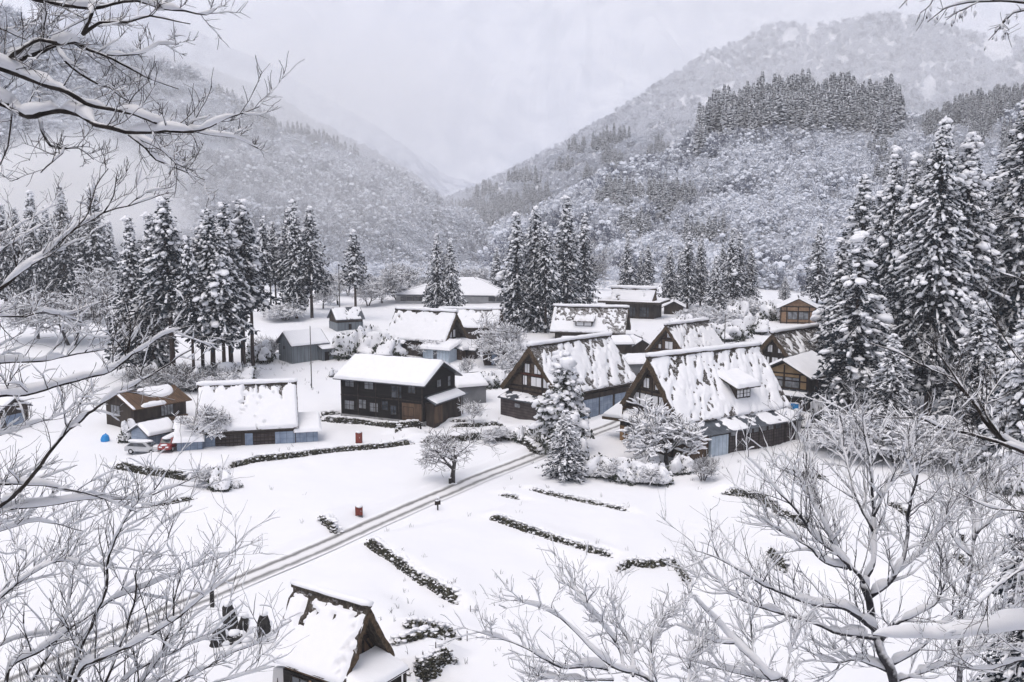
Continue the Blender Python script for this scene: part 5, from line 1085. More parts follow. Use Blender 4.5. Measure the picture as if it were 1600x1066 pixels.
def stone_wall(label, W, h, terr, seed):
    rng = np.random.default_rng(seed); L = resample(W, .36)[:, :2]; T = np.gradient(L, axis=0); T /= np.linalg.norm(T, axis=1)[:, None] + 1e-9
    nrm = np.stack([-T[:, 1], T[:, 0]], -1); nrm[nrm[:, 1] < 0] *= -1
    z0 = H(L[:, 0] - nrm[:, 0] * .7, L[:, 1] - nrm[:, 1] * .7) - .04; mid = L.mean(0)
    hh = h * (.80 + .42 * fbm(np.arange(len(L)) * .16, np.zeros(len(L)), seed, 3)); hh *= np.clip(np.minimum(np.arange(len(L)), np.arange(len(L))[::-1]) / 2.5 + .35, 0, 1)
    root = thing('stone_wall', label, 'stone wall', (mid[0], mid[1], float(H0(mid[0], mid[1]))))
    off = np.array([mid[0], mid[1], float(H0(mid[0], mid[1]))]); cs, ss = [], []
    rows = max(2, int(round(h / .24)))
    for k in range(rows):
        keep = rng.random(len(L)) < .94
        c = np.c_[L - nrm * (.30 - .16 * k / rows) + T * rng.normal(0, .09, (len(L), 1)), z0 + hh * (k + .35) / rows]
        s = np.stack([rng.uniform(.19, .33, len(L)), rng.uniform(.16, .26, len(L)), hh / rows * rng.uniform(.55, .85, len(L))], -1)
        cs.append(c[keep]); ss.append(s[keep])
    g = G(); g.blobs(np.concatenate(cs) - off, np.concatenate(ss), jit=.25, icos=ICO2, rng=rng); g.build('stones', M['stone'], root)
    # moss and ivy tufts
    n = len(L) * 6; i = rng.integers(0, len(L), n); f = rng.random(n)
    c = np.c_[L[i] - nrm[i] * rng.uniform(.26, .46, (n, 1)) + T[i] * rng.normal(0, .2, (n, 1)), z0[i] + hh[i] * (f * .9 + .05)] - off
    e = np.c_[-nrm[i] * .6, np.zeros(n)] + rng.normal(0, .6, (n, 3)); e /= np.linalg.norm(e, axis=1)[:, None]; s = np.cross(e, rng.normal(0, 1, (n, 3))); s /= np.linalg.norm(s, axis=1)[:, None]; q = rng.uniform(.06, .16, (n, 1))
    g = G(); g.add(np.stack([c - s * q * .3, c + e * q * .5 + s * q * .5, c + e * q, c + e * q * .5 - s * q * .5], 1), quads=np.arange(n * 4).reshape(-1, 4)); g.build('ivy', M['leaf'], root)
    m = len(L); c = np.c_[L - nrm * rng.uniform(-.38, -.08, (m, 1)), z0 + hh * .98 + .02] - off; q = rng.uniform(.17, .32, m)
    j = rng.random(m * 2) ; k2 = rng.integers(0, m, m // 4 + 1); c2 = np.c_[L[k2] - nrm[k2] * rng.uniform(.34, .5, (len(k2), 1)), z0[k2] + hh[k2] * rng.uniform(.05, .8, len(k2))] - off; q2 = rng.uniform(.06, .17, len(k2))
    g = G(); g.blobs(np.r_[c, c2], np.r_[np.stack([q * 1.2, q * 1.1, q * .42], -1), np.stack([q2 * 1.3, q2, q2 * .7], -1)], jit=.15, icos=ICO2, rng=rng); g.build('snow_clumps', M['snow'], root, True)
for i, (lab, W, h, t) in enumerate(WALL_W): stone_wall(lab, W, h * .98, t, 300 + i)

# dry stalks poking through the snow along the terrace edges and the rough ground
rg = np.random.default_rng(404); g = G(); pts = []
for lab, W, h, t in WALL_W:
    L = resample(W, 2.2)[:, :2]; pts.append(L[rg.random(len(L)) < .6] + rg.normal(0, .8, (int(0), 2)) if False else L + rg.normal(0, 1.1, L.shape))
for px, py, n, sp in ((560, 590, 40, 6), (430, 570, 40, 4), (600, 560, 40, 5), (1120, 520, 60, 6), (735, 960, 25, 4), (900, 760, 5, 10), (450, 760, 5, 9), (1180, 745, 14, 5)):
    b = gp(px, py); pts.append(b[:2] + rg.normal(0, sp, (n, 2)))
pts = np.concatenate(pts); pz = H(pts[:, 0], pts[:, 1])
for (x, y), z in zip(pts, pz):
    for k in range(rg.integers(2, 6)):
        a = rg.random() * 6.28; l = rg.uniform(.12, .5); q = rg.uniform(.05, .3); x0, y0 = x + rg.normal(0, .1), y + rg.normal(0, .1)
        g.tube([(x0, y0, z - .05), (x0 + math.cos(a) * q * .4, y0 + math.sin(a) * q * .4, z + l * .6), (x0 + math.cos(a) * q, y0 + math.sin(a) * q, z + l)], [.014, .012, .006], k=3, cap=False)
o = g.build('dry_stalks', M['twig']); tag(o, 'dry stalks and grass poking through the snow', 'grass', kind='stuff')
# ---------------------------------------------------------------- poles, posts, boxes
def pole(label, px, by, ty, rad=.11, arms=0, lamp=False, name='utility_pole', cat='pole'):
    b = gp(px, by); h = PT(px, ty, b[1])[2] - b[2]; r = thing(name, label, cat, b)
    g = G(); g.tube([(0, 0, -.4), (0, 0, h * .5), (0, 0, h)], [rad, rad * .85, rad * .65], k=8); g.build('post', M['pole'], r, True)
    if arms:
        g = G()
        for k in range(arms): g.box(-.75, .75, -.05, .05, h - .35 - k * .7, h - .23 - k * .7)
        a = g.build('crossarm', M['pole'], r)
        g = G()
        for x in (-.65, 0, .65): g.tube([(x, 0, h - .25), (x, 0, h - .05)], .06, k=6)
        g.build('insulator', M['offwhite'], a)
    if lamp:
        g = G(); g.tube([(0, 0, h), (0, 0, h + .12), (0, 0, h + .42), (0, 0, h + .55)], [.1, .22, .18, .05], k=8); g.build('lamp_head', M['beam'], r)
    caps(r, [(0, 0, h + (.5 if lamp else .05)), (0, 0, .02)], [(rad * 1.6, rad * 1.6, rad * 1.1)] + [(.35, .35, .1)])
pole('thin tall grey pole standing left of the black two storey house', 487, 608, 510, .09)
pole('lamp pole left of the lone tufted cedar', 531, 494, 416, .14, 0, True, 'lamp_post', 'lamp post')
pole('thin tall pole on the snow slope above the main thatched house', 1132, 541, 490, .10)
pole('dark post close beside the roadside bare tree', 710, 757, 702, .10, 0, True, 'lamp_post', 'lamp post')
pole('grey post right of the black house porch', 723, 648, 618, .08, 0, True, 'lamp_post', 'lamp post')
pole('bare wooden pole leaning in the left orchard', 556, 470, 415, .10)
def post(label, px, by, ty, w, mat='beam', name='wooden_post'):
    b = gp(px, by); h = PT(px, ty, b[1])[2] - b[2]; r = thing(name, label, 'post', b); g = G(); g.prism([(-w, -w), (w, -w), (w * .9, w), (-w * .9, w)], 'z', -.3, h); g.build('post', M[mat], r)
    g = G(); g.blobs([(0, 0, h + .02)], [(w * 1.5, w * 1.5, .09)], jit=.12); g.build('snow_cover', M['snow'], r, True)
post('short dark post at the foot of the roadside bare tree', 703, 757, 747, .13)
post('first thin stake on the bank behind the near hut', 681, 1022, 1003, .035)
post('second thin stake on the bank behind the near hut', 661, 1036, 1018, .035)
post('third thin stake at the end of the bank right of the near hut', 730, 1002, 985, .03)
post('lone stake in the field above the bank', 735, 958, 946, .03)
post('carved dark post standing at the lower end of the road', 332, 948, 922, .14, 'darkstone')
post('small board on a post in the snow right of the right bare tree', 1503, 850, 834, .18)
# road sign with two boards
b = gp(684, 797); r = thing('sign_post', 'dark signpost at the near edge of the lane', 'sign', b, R(20)); g = G(); g.box(-.06, .06, -.06, .06, -.3, 1.25); g.build('post', M['beam'], r); g = G(); g.box(-.32, .26, -.12, -.06, .55, .98); g.build('board', M['beam'], r); caps(r, [(0, 0, 1.28), (-.03, -.08, 1.0)], [(.22, .2, .14), (.3, .12, .08)])
def hydrant_box(label, px, by, ty, rot):
    b = gp(px, by); h = PT(px, ty, b[1])[2] - b[2]; r = thing('hydrant_box', label, 'box', b, rot); g = G(); g.box(-.36, .36, -.25, .25, .0, h); q = g.build('cabinet', M['redbox'], r)
    g = G(); g.box(-.30, .30, -.28, -.25, .15, h - .1); d_ = g.build('door', M['redbox'], q); g = G(); g.box(.15, .22, -.31, -.28, h * .5, h * .6); g.build('handle', M['offwhite'], d_)
    for x in (-.3, .3): G().box(x - .04, x + .04, -.2, .2, -.4, 0).build('leg', M['pole'], r)
    g = G(); g.blobs([(0, 0, h + .08)], [(.46, .34, .17)], jit=.08, icos=ICO2); g.build('snow_cover', M['snow'], r, True)
hydrant_box('dull red hydrant cabinet below the black house terrace', 561, 692, 676, R(-12))
hydrant_box('dull red hydrant cabinet standing by the road', 561, 807, 792, R(10))
# rocks and stone slab by the near hut
def rock(label, px, by, ty, w, dpt, lean, seed, nb):
    rng = np.random.default_rng(seed); b = gp(px, by); h = PT(px, ty, b[1])[2] - b[2]; r = thing('standing_stone', label, 'stone', b, R(20)); g = G(); n = 9; z = np.linspace(-.4, h, n); prof = np.interp(z / h, [-.4, 0, .6, .9, 1], [1, 1, .85, .62, .35])
    a = np.arange(12) * 6.283 / 12; ring = 1 + rng.normal(0, .10, (n, 12)); P = np.stack([np.cos(a) * w * prof[:, None] * ring + lean * z[:, None], np.sin(a) * dpt * prof[:, None] * ring, z[:, None] + rng.normal(0, .04, (n, 12))], -1)
    P = np.concatenate([P, P[:, :1]], 1); P = np.concatenate([P, np.repeat(P[-1:].mean(1, keepdims=True), 13, 1)], 0); g.grid(P); g.build('stone', M['darkstone'], r)
    caps(r, [(lean * h, 0, h - .02), (w * .7 + lean * h * .5, .1, h * .55), (w * .9, 0, .15)], [(w * .62, dpt * .8, .22), (w * .35, dpt * .7, .35), (w * .8, dpt, .3)])
rock('upright dark stone slab left of the near hut', 413, 1004, 958, .55, .35, .0, 5, 1)
rock('left one of the two jagged dark stones behind the twigs', 362, 985, 942, .60, .4, -.12, 6, 1)
rock('right one of the two jagged dark stones, lower', 378, 992, 962, .45, .35, .2, 7, 1)
rock('low dark stone at the edge of the twigs left of the slab', 366, 1004, 988, .8, .5, 0, 8, 1)
rock('grey stone half buried left of the jagged stones', 341, 1008, 978, .6, .4, .1, 9, 1)
# blue board beside the ochre house
b = gp(1238, 652); r = thing('notice_board', 'bright blue board on legs in front of the ochre house', 'board', b, R(-8)); g = G(); g.box(-.8, .8, -.05, .05, .75, 1.85); g.build('board', M['brightblue'], r)
for x in (-.85, .85):
    for y in (-.35, .35): G().tube([(x, y, -.2), (x, 0, 1.9)], .05, k=6).build('leg', M['white_paint'], r)
G().tube([(-.85, -.2, .45), (.85, -.2, .45)], .04, k=6).build('rail', M['white_paint'], r); caps(r, [(-.4, 0, 1.9), (.4, 0, 1.9)], [(.5, .12, .09)] * 2)
# blue bundle
b = gp(164, 690); r = thing('bundle', 'bright blue sheeted bundle standing at the wall of the rusty roofed house', 'bundle', b); g = G(); z = np.array([0, .2, .5, .8, .95]); g.tube(np.c_[z * .15, z * 0, z], [.5, .55, .5, .36, .12], k=10); g.build('sheet', M['brightblue'], r, True); g = G(); g.tube([(.13, 0, .88), (.16, 0, 1.05)], [.1, .06], k=6); g.build('knot', M['brightblue'], r)
# ---------------------------------------------------------------- cars
def car(label, px, by, rot, paint, L=4.2, Wd=1.7, Hh=1.45, van=False):
    b = gp(px, by); r = thing('parked_car', label, 'car', b, R(rot)); h = Wd / 2
    pr = [(-L / 2, .35), (-L / 2, .78), (-L / 2 + .9, .92), (-L / 2 + 1.7, Hh), (L / 2 - .75, Hh), (L / 2 - .12, .95), (L / 2, .8), (L / 2, .35)]
    if van: pr = [(-L / 2, .35), (-L / 2, .85), (-L / 2 + .5, 1.0), (-L / 2 + 1.0, Hh), (L / 2 - .1, Hh), (L / 2, .9), (L / 2, .35)]
    g = G(); k = len(pr)
    rows = [[(x, y * (1 if z < 1 else .86), z) for x, z in pr] for y in (-h, h)]
    g.add(rows[0] + rows[1], quads=[(i, (i + 1) % k, k + (i + 1) % k, k + i) for i in range(k)], tris=[(0, i + 1, i) for i in range(1, k - 1)] + [(k, k + i, k + i + 1) for i in range(1, k - 1)])
    bd = g.build('body', M[paint], r); bd.modifiers.new('soft', 'BEVEL').width = .06
    a = pr[2][0] if not van else pr[2][0]; top = Hh - .1
    g = G()
    for s in (-1, 1):
        y = s * (h * .93 + .02); g.add([(a + .45, s * (h + .012), .95), (L / 2 - .35, s * (h + .012), .97), (L / 2 - .8, s * (h * .87 + .03), top), (a + 1.0, s * (h * .87 + .03), top)], quads=[(0, 1, 2, 3)])
    g.build('side_window', M['glass'], r)
    g = G(); p1, p2 = pr[2], pr[3]; nx, nz = -(p2[1] - p1[1]), (p2[0] - p1[0]); q = math.hypot(nx, nz); o1 = (p1[0] + nx / q * .02, p1[1] + nz / q * .02 + .04); o2 = (p2[0] + nx / q * .02, p2[1] + nz / q * .02 - .05)
    g.add([(o1[0], -h * .84, o1[1]), (o1[0], h * .84, o1[1]), (o2[0], h * .76, o2[1]), (o2[0], -h * .76, o2[1])], quads=[(0, 1, 2, 3)]); g.build('windscreen', M['glass'], r)
    for sx in (-1, 1):
        for sy in (-1, 1):
            g = G(); x = sx * (L / 2 - .8); g.tube([(x, sy * (h - .2), .32), (x, sy * (h + .01), .32)], .32, k=16); w = g.build('wheel', M['rubber'], r); g = G(); g.tube([(x, sy * (h - .1), .32), (x, sy * (h + .025), .32)], .18, k=10); g.build('rim', M['car_silver'], w)
    for sy in (-1, 1):
        g = G(); g.box(-L / 2 - .03, -L / 2 + .1, sy * (h - .35) - .18, sy * (h - .35) + .18, .6, .76); g.build('headlight', M['shoji'], r)
        g = G(); g.box(L / 2 - .1, L / 2 + .03, sy * (h - .2) - .12, sy * (h - .2) + .12, .65, .85); g.build('tail_light', M['car_red'], r)
    g = G(); xs = np.linspace(pr[3][0], pr[4][0], 5); g.blobs(np.c_[xs, xs * 0, np.full(5, Hh)], [(.55, h * .8, .16)] * 5, jit=.08, icos=ICO2); g.blobs([(-L / 2 + .5, 0, .88)], [(.5, h * .85, .1)], jit=.08, icos=ICO2); g.build('snow_clumps', M['snow'], r, True)
car('silver car with snow on its roof parked before the blue porch', 226, 708, 172, 'car_silver')
car('red car half hidden beside the snowy tree at the blue sided house', 266, 703, 85, 'car_red', 3.5, 1.5, 1.6, True)
# ---------------------------------------------------------------- snow laden trees on the slope below the viewpoint
def catmull(P, step):
    P = np.asarray(P, float); n = len(P); out = []
    Q = np.vstack([2 * P[0] - P[1], P, 2 * P[-1] - P[-2]])
    for i in range(n - 1):
        p0, p1, p2, p3 = Q[i:i + 4]; k = max(2, int(np.linalg.norm((p2 - p1)[:3]) / step)); t = np.linspace(0, 1, k, endpoint=False)[:, None]
        out.append(.5 * ((2 * p1) + (-p0 + p2) * t + (2 * p0 - 5 * p1 + 4 * p2 - p3) * t ** 2 + (-p0 + 3 * p1 - 3 * p2 + p3) * t ** 3))
    return np.vstack(out + [P[-1:]])

class FTree:
    def __init__(s, name, label, base, seed, cat='bare tree'):
        s.rng = np.random.default_rng(seed); s.wood, s.snow = G(), G(); s.root = thing(name, label, cat, base); s.off = np.asarray(base, float); s.tp = (.85, .30, .7); s.hp = 1.5; s.bk = 'bark'
    def limb(s, P, rad, k=8, snow=1.0, cap=True):
        P = np.asarray(P) - s.off; rad = np.broadcast_to(np.asarray(rad, float), (len(P),)); s.wood.tube(P, rad, k=k, cap=cap)
        if snow > 0: s.load(P, rad, snow)
    def load(s, P, rad, amt):
        rng = s.rng; n = len(P); T = np.gradient(P, axis=0); T /= np.linalg.norm(T, axis=1)[:, None] + 1e-9; hz = np.sqrt(np.clip(1 - T[:, 2] ** 2, 0, 1))
        u = np.r_[0, np.cumsum(np.linalg.norm(np.diff(P, axis=0), axis=1))]; sd = int(rng.integers(0, 9999))
        L = .16 + 3.0 * rad.mean(); nz = fbm(u / L + sd, u * 0, sd % 97, 3)
        cov = sstep(.40, .58, nz + .10 * (amt - 1)) * hz ** s.hp
        h = (.50 * rad + .0085 * np.sqrt(rad / .006)) * amt * (.45 + 1.1 * nz) * cov
        h[0] *= .3; h[-1] *= .2
        if h.max() < .0025: return
        h = np.maximum(h, .0003)
        # rounded ridge of snow resting on the upper side; the limb stays bare below
        s.snow.tube(P + np.c_[np.zeros(n), np.zeros(n), rad * .72 + h * .62], h + rad * .18 * (h > .003), k=8 if rad.mean() > .006 else 5, cap=False, flat=.95)
    def twigs(s, P, rad, n, L, lv, up=.25, spread=.75, snow=1.0, t0=.15, rmin=.0028, bias=None):
        rng = s.rng; P = np.asarray(P); m = len(P); rad = np.broadcast_to(np.asarray(rad, float), (m,))
        for _ in range(n):
            x = rng.uniform(t0, 1.0) * (m - 1.001); i = int(x); f = x - i; o = P[i] * (1 - f) + P[i + 1] * f; T = P[i + 1] - P[i]; T = T / (np.linalg.norm(T) + 1e-9)
            e = rng.normal(0, 1, 3); e[2] += up; e -= e.dot(T) * T; e /= np.linalg.norm(e) + 1e-9
            d = T * (1 - .5 * spread) + e * spread * rng.uniform(.6, 1.1) + np.array([0, 0, up * .35])
            if bias is not None: d = d + bias
            d /= np.linalg.norm(d); l = L * rng.uniform(.45, 1.15); r0 = max(min(rad[i] * .6, l * .012 + .0012), rmin); k = 7; Q = [o]
            for _ in range(k - 1):
                d = d + rng.normal(0, .13, 3) + np.array([0, 0, .03]); d /= np.linalg.norm(d); Q.append(Q[-1] + d * l / (k - 1))
            Q = np.array(Q); rr = np.linspace(r0, max(r0 * .4, rmin * .7), k)
            if Q[:, 1].min() < 2.0: continue
            s.limb(Q, rr, k=5 if r0 > .005 else 4, snow=snow * s.tp[2] if rng.random() < s.tp[0 if lv > 0 else 1] else 0, cap=False)
            if lv > 0: s.twigs(Q, rr, int(rng.integers(5, 9)), l * .55, lv - 1, up, spread, snow, .2, rmin)
    def done(s):
        s.wood.build('trunk', M[s.bk], s.root, True); s.snow.build('snow_clumps', M['snow'], s.root, True)

def px_limb(t, pts, Y, w0, w1, dY=0.0, snow=1.0, tw=14, L=.55, lv=1, up=.25, spread=.75, t0=.1, step=.10, rmin=.0028, bias=None):
    """limb through photo points at true distance Y (drifting by dY), w0..w1 = thickness in photo pixels"""
    n = len(pts); Ys = Y + np.linspace(0, dY, n) + .10 * np.sin(np.arange(n) * 1.7 + Y)
    P = catmull([PT(x, y, Ys[i]) for i, (x, y) in enumerate(pts)], step)
    P = P + np.c_[fbm(np.arange(len(P)) * .35, np.arange(len(P)) * 0 + Y, 3) - .5, np.zeros(len(P)), fbm(np.arange(len(P)) * .35, np.arange(len(P)) * 0 + Y, 9) - .5] * .05
    rad = np.linspace(w0, w1, len(P)) / 2 * Y / FPX
    t.limb(P, rad, k=9, snow=snow)
    if tw: t.twigs(P, rad, tw, L, lv, up, spread, snow, t0, rmin, bias)
    return P, rad

def base_at(x, y): return np.array([x, y, float(H(x, y))])

def bole(t, pts, rad, sx):
    """trunk outside the frame: tapers to a tip and carries limbs on its far side"""
    P = catmull(np.array(pts, float), .35); P[:, 0] += .12 * np.sin(np.linspace(0, 5, len(P))); rr = np.interp(np.linspace(0, 1, len(P)), np.linspace(0, 1, len(rad)), rad)
    t.limb(P, rr, k=10, snow=.2); t.twigs(P - t.off, rr, 0, 1, 0)
    for _ in range(9):
        i = int(t.rng.uniform(.45, .97) * (len(P) - 1)); d = np.array([sx * t.rng.uniform(.5, 1.0), t.rng.normal(0, .5), t.rng.uniform(.1, .8)]); d /= np.linalg.norm(d); l = t.rng.uniform(.8, 1.8)
        Q = np.array([P[i] + d * l * k / 6 + np.array([0, 0, .06 * k * k / 36 * l]) + t.rng.normal(0, .03, 3) for k in range(7)]); r0 = max(.35 * rr[i], .008)
        t.limb(Q, np.linspace(r0, .004, 7), k=6, snow=1.2); t.twigs(Q - t.off, np.linspace(r0, .004, 7), 8, .5, 0, .4, bias=np.array([sx * .3, 0, 0]))

# ---- A: tree at the upper left, trunk outside the frame
xA = PT(-150, 200, 9.0)[0]
A = FTree('bare_tree', 'bare tree reaching in at the upper left with heavy snow along dark limbs', base_at(xA, 9.0), 1)
zt = PT(-150, -150, 9.0)[2]; zb = A.off[2]
bole(A, [[xA - .25, 9.1, zb - .5], [xA - .1, 9.0, zb + 2], [xA, 9.0, zb + 5], [xA + .05, 9, zt], [xA - .2, 9.2, zt + 2.5]], [.17, .14, .11, .06, .012], -1)
kA = dict(snow=1.7, tw=18, L=.42, lv=1, up=.45)
for pts, w0, w1, dy, kw in [
  ([(-150,30),(-60,-30),(0,-20),(57,-1),(101,8),(142,13),(175,7),(216,2),(253,13),(287,17),(320,24),(340,14)], 12, 1.5, .4, {}),
  ([(142,13),(145,24),(131,54)], 7, 5, 0, dict(tw=2)), ([(131,54),(158,37),(202,35),(236,25),(277,34),(297,37)], 6, 1.5, .2, dict(tw=10, L=.3)),
  ([(-150,110),(-60,112),(8,100),(34,91),(68,79),(88,69),(115,67),(142,79),(175,91),(209,111),(236,125),(280,140)], 14, 1.5, .5, {}),
  ([(8,100),(25,86),(44,71),(64,62),(88,68)], 8, 6, 0, dict(tw=3)),
  ([(-150,80),(-60,92),(0,106),(34,118),(68,132),(108,145),(135,162),(169,169),(209,179),(243,192),(280,203),(300,204),(338,192),(371,179),(405,167)], 13, 1.6, -.5, dict(tw=20)),
  ([(-150,150),(-60,150),(0,160),(20,169),(44,182),(64,177),(95,174),(125,179),(149,194),(169,199),(196,207),(236,207),(270,204),(300,204)], 14, 5, -.4, dict(tw=15)),
  ([(64,186),(68,206),(81,228),(101,233),(92,245),(81,253),(64,270)], 6, 1.5, -.5, dict(snow=.6, tw=6, L=.3)), ([(101,233),(125,233),(149,250)], 3, 1.2, 0, dict(snow=.7, tw=6, L=.3)),
  ([(203,211),(230,233),(246,250),(287,267),(321,282)], 5, 1.3, .3, dict(tw=12, L=.3)), ([(209,213),(256,236),(277,256),(304,267)], 4, 1.3, 0, dict(tw=8, L=.3)),
  ([(91,76),(105,98),(128,116),(155,132),(172,137),(186,149),(203,159)], 5, 1.5, .4, dict(tw=12, L=.35)), ([(300,204),(334,213),(371,216),(405,233)], 3, 1.2, 0, dict(tw=8, L=.25)),
  ([(169,86),(200,88),(230,82),(250,70),(280,70)], 3, 1.2, .3, dict(tw=9, L=.3)), ([(-150,20),(-40,40),(0,45),(40,62)], 6, 2, .5, dict(tw=14, L=.5)), ([(20,169),(14,230),(-10,280)], 3, 1.5, .2, dict(tw=6)),
  ([(60,-20),(75,20),(70,45),(85,80)], 3, 1.2, .3, dict(tw=14, L=.4))]:
    px_limb(A, pts, 9.0, w0, w1, dy, **{**kA, **kw})
A.done()

# ---- B: trees sweeping up from the lower left
xB = PT(-260, 900, 11.0)[0]
B = FTree('bare_tree', 'bare tree filling the left edge with long snow lined limbs sweeping up to the right', base_at(xB, 11.0), 2); B.hp = 1.0; B.tp = (.9, .42, .85)
bole(B, [[xB - .2, 11, B.off[2] - .5], [xB, 11, B.off[2] + 2], [xB + .1, 11, PT(-260, 600, 11)[2]], [xB, 11.1, PT(-250, 350, 11)[2]], [xB - .3, 11.3, PT(-250, 120, 11)[2]]], [.2, .16, .12, .06, .012], -1)
kB = dict(snow=1.8, tw=30, L=.62, lv=1, up=.4)
for pts, w0, w1, dy, kw in [
  ([(-260,700),(-120,540),(-50,480),(0,451),(34,424),(67,401),(111,365),(162,334),(202,322),(236,310),(263,300)], 12, 1.5, .5, {}),
  ([(162,334),(178,305),(185,262)], 2.5, 1.2, 0, dict(tw=5, snow=.5, L=.3)), ([(111,365),(140,330),(150,290),(168,262)], 3, 1.2, 0, dict(tw=8, snow=.5, L=.35)),
  ([(-260,640),(-80,575),(0,566),(34,566),(67,564),(101,556),(142,549),(200,540)], 9, 1.8, 1.0, {}),
  ([(-260,690),(-80,625),(0,618),(40,616),(84,603),(135,590),(175,579),(209,556),(256,525),(300,508)], 11, 1.6, -.5, {}),
  ([(-200,560),(-60,500),(0,495),(40,495),(67,488),(111,492),(160,470)], 6, 1.5, 1.0, {}),
  ([(-260,960),(-80,850),(0,790),(40,756),(78,708),(101,681),(128,657),(152,637),(179,617),(209,600),(256,573),(300,548)], 11, 1.6, -1.0, dict(tw=28)),
  ([(-260,850),(-80,800),(0,797),(67,790),(135,779),(189,779),(236,775),(310,745)], 9, 1.4, .5, dict(tw=28)),
  ([(-200,800),(-60,765),(0,757),(44,757),(91,762),(150,775),(215,800)], 8, 1.6, 0, dict(tw=24)),
  ([(-200,700),(-60,690),(0,680),(60,660),(120,640)], 7, 1.5, 1.2, dict(tw=22)), ([(-150,440),(-40,410),(20,380),(70,350)], 5, 1.4, 1, dict(tw=18, L=.5)),
  ([(-200,420),(-60,390),(0,372),(50,340),(90,320)], 4, 1.2, 1.5, dict(tw=14, L=.5)), ([(-200,860),(-60,840),(0,830),(60,815),(130,830)], 6, 1.5, 1.3, dict(tw=22))]:
    px_limb(B, pts, 11.0, w0, w1, dy, **{**kB, **kw})
B.done()

# ---- B2: lower left thicket tree
xC = PT(60, 1250, 13.0)[0]
B2 = FTree('bare_tree', 'many stemmed bare tree in the lower left corner with fine upright twigs', base_at(xC, 13.0), 3); B2.hp = 1.0; B2.tp = (.95, .55, .9)
fz = PT(60, 1250, 13)
kC = dict(snow=1.9, tw=34, L=.85, lv=1, up=.5)
rt = (60, 1250)
for pts, w0, w1, dy, kw in [
  ([rt,(-40,1060),(-20,960),(34,908),(67,885),(101,875),(145,885),(182,881)], 10, 1.5, .3, {}),
  ([rt,(110,1060),(148,966),(165,922),(169,888),(174,854),(189,824),(209,790),(236,770),(262,735)], 9, 1.5, -.5, {}),
  ([rt,(10,1064),(67,1016),(118,976),(150,955),(190,930),(230,915),(290,890),(371,861)], 9, 1.3, .5, dict(tw=30)),
  ([rt,(118,1064),(152,1033),(202,1010),(253,983),(304,942),(331,922),(375,886)], 9, 1.3, -1.0, dict(tw=30)),
  ([rt,(200,1100),(280,1064),(324,1043),(371,1016),(405,1003),(455,970)], 8, 1.3, -.5, dict(tw=24)),
  ([rt,(223,1064),(260,1000),(275,930),(280,880),(262,850),(275,800)], 7, 1.3, .5, dict(tw=28)),
  ([rt,(40,1100),(90,1000),(110,930),(100,860),(130,800)], 7, 1.4, 1.2, dict(tw=28)), ([rt,(-60,1120),(-10,1000),(10,920),(60,840)], 6, 1.3, 1.0, dict(tw=24)),
  ([rt,(180,1080),(230,1040),(290,1010),(330,990),(380,940)], 6, 1.3, .8, dict(tw=24)), ([rt,(190,1090),(300,1075),(360,1060),(430,1040)], 6, 1.3, -.6, dict(tw=20)), ([rt,(150,1100),(205,960),(215,890),(240,830),(300,790)], 6, 1.3, .6, dict(tw=26)),
  ([rt,(-100,1150),(-60,1040),(0,1010),(60,990),(140,1000)], 7, 1.5, .8, dict(tw=24))]:
    px_limb(B2, pts, 13.0, w0, w1, dy, **{**kC, **kw})
B2.limb(np.array([B2.off + (0, .1, -.4), (B2.off + fz) / 2, fz]), [.11, .10, .07], k=10, snow=.3)
B2.done()

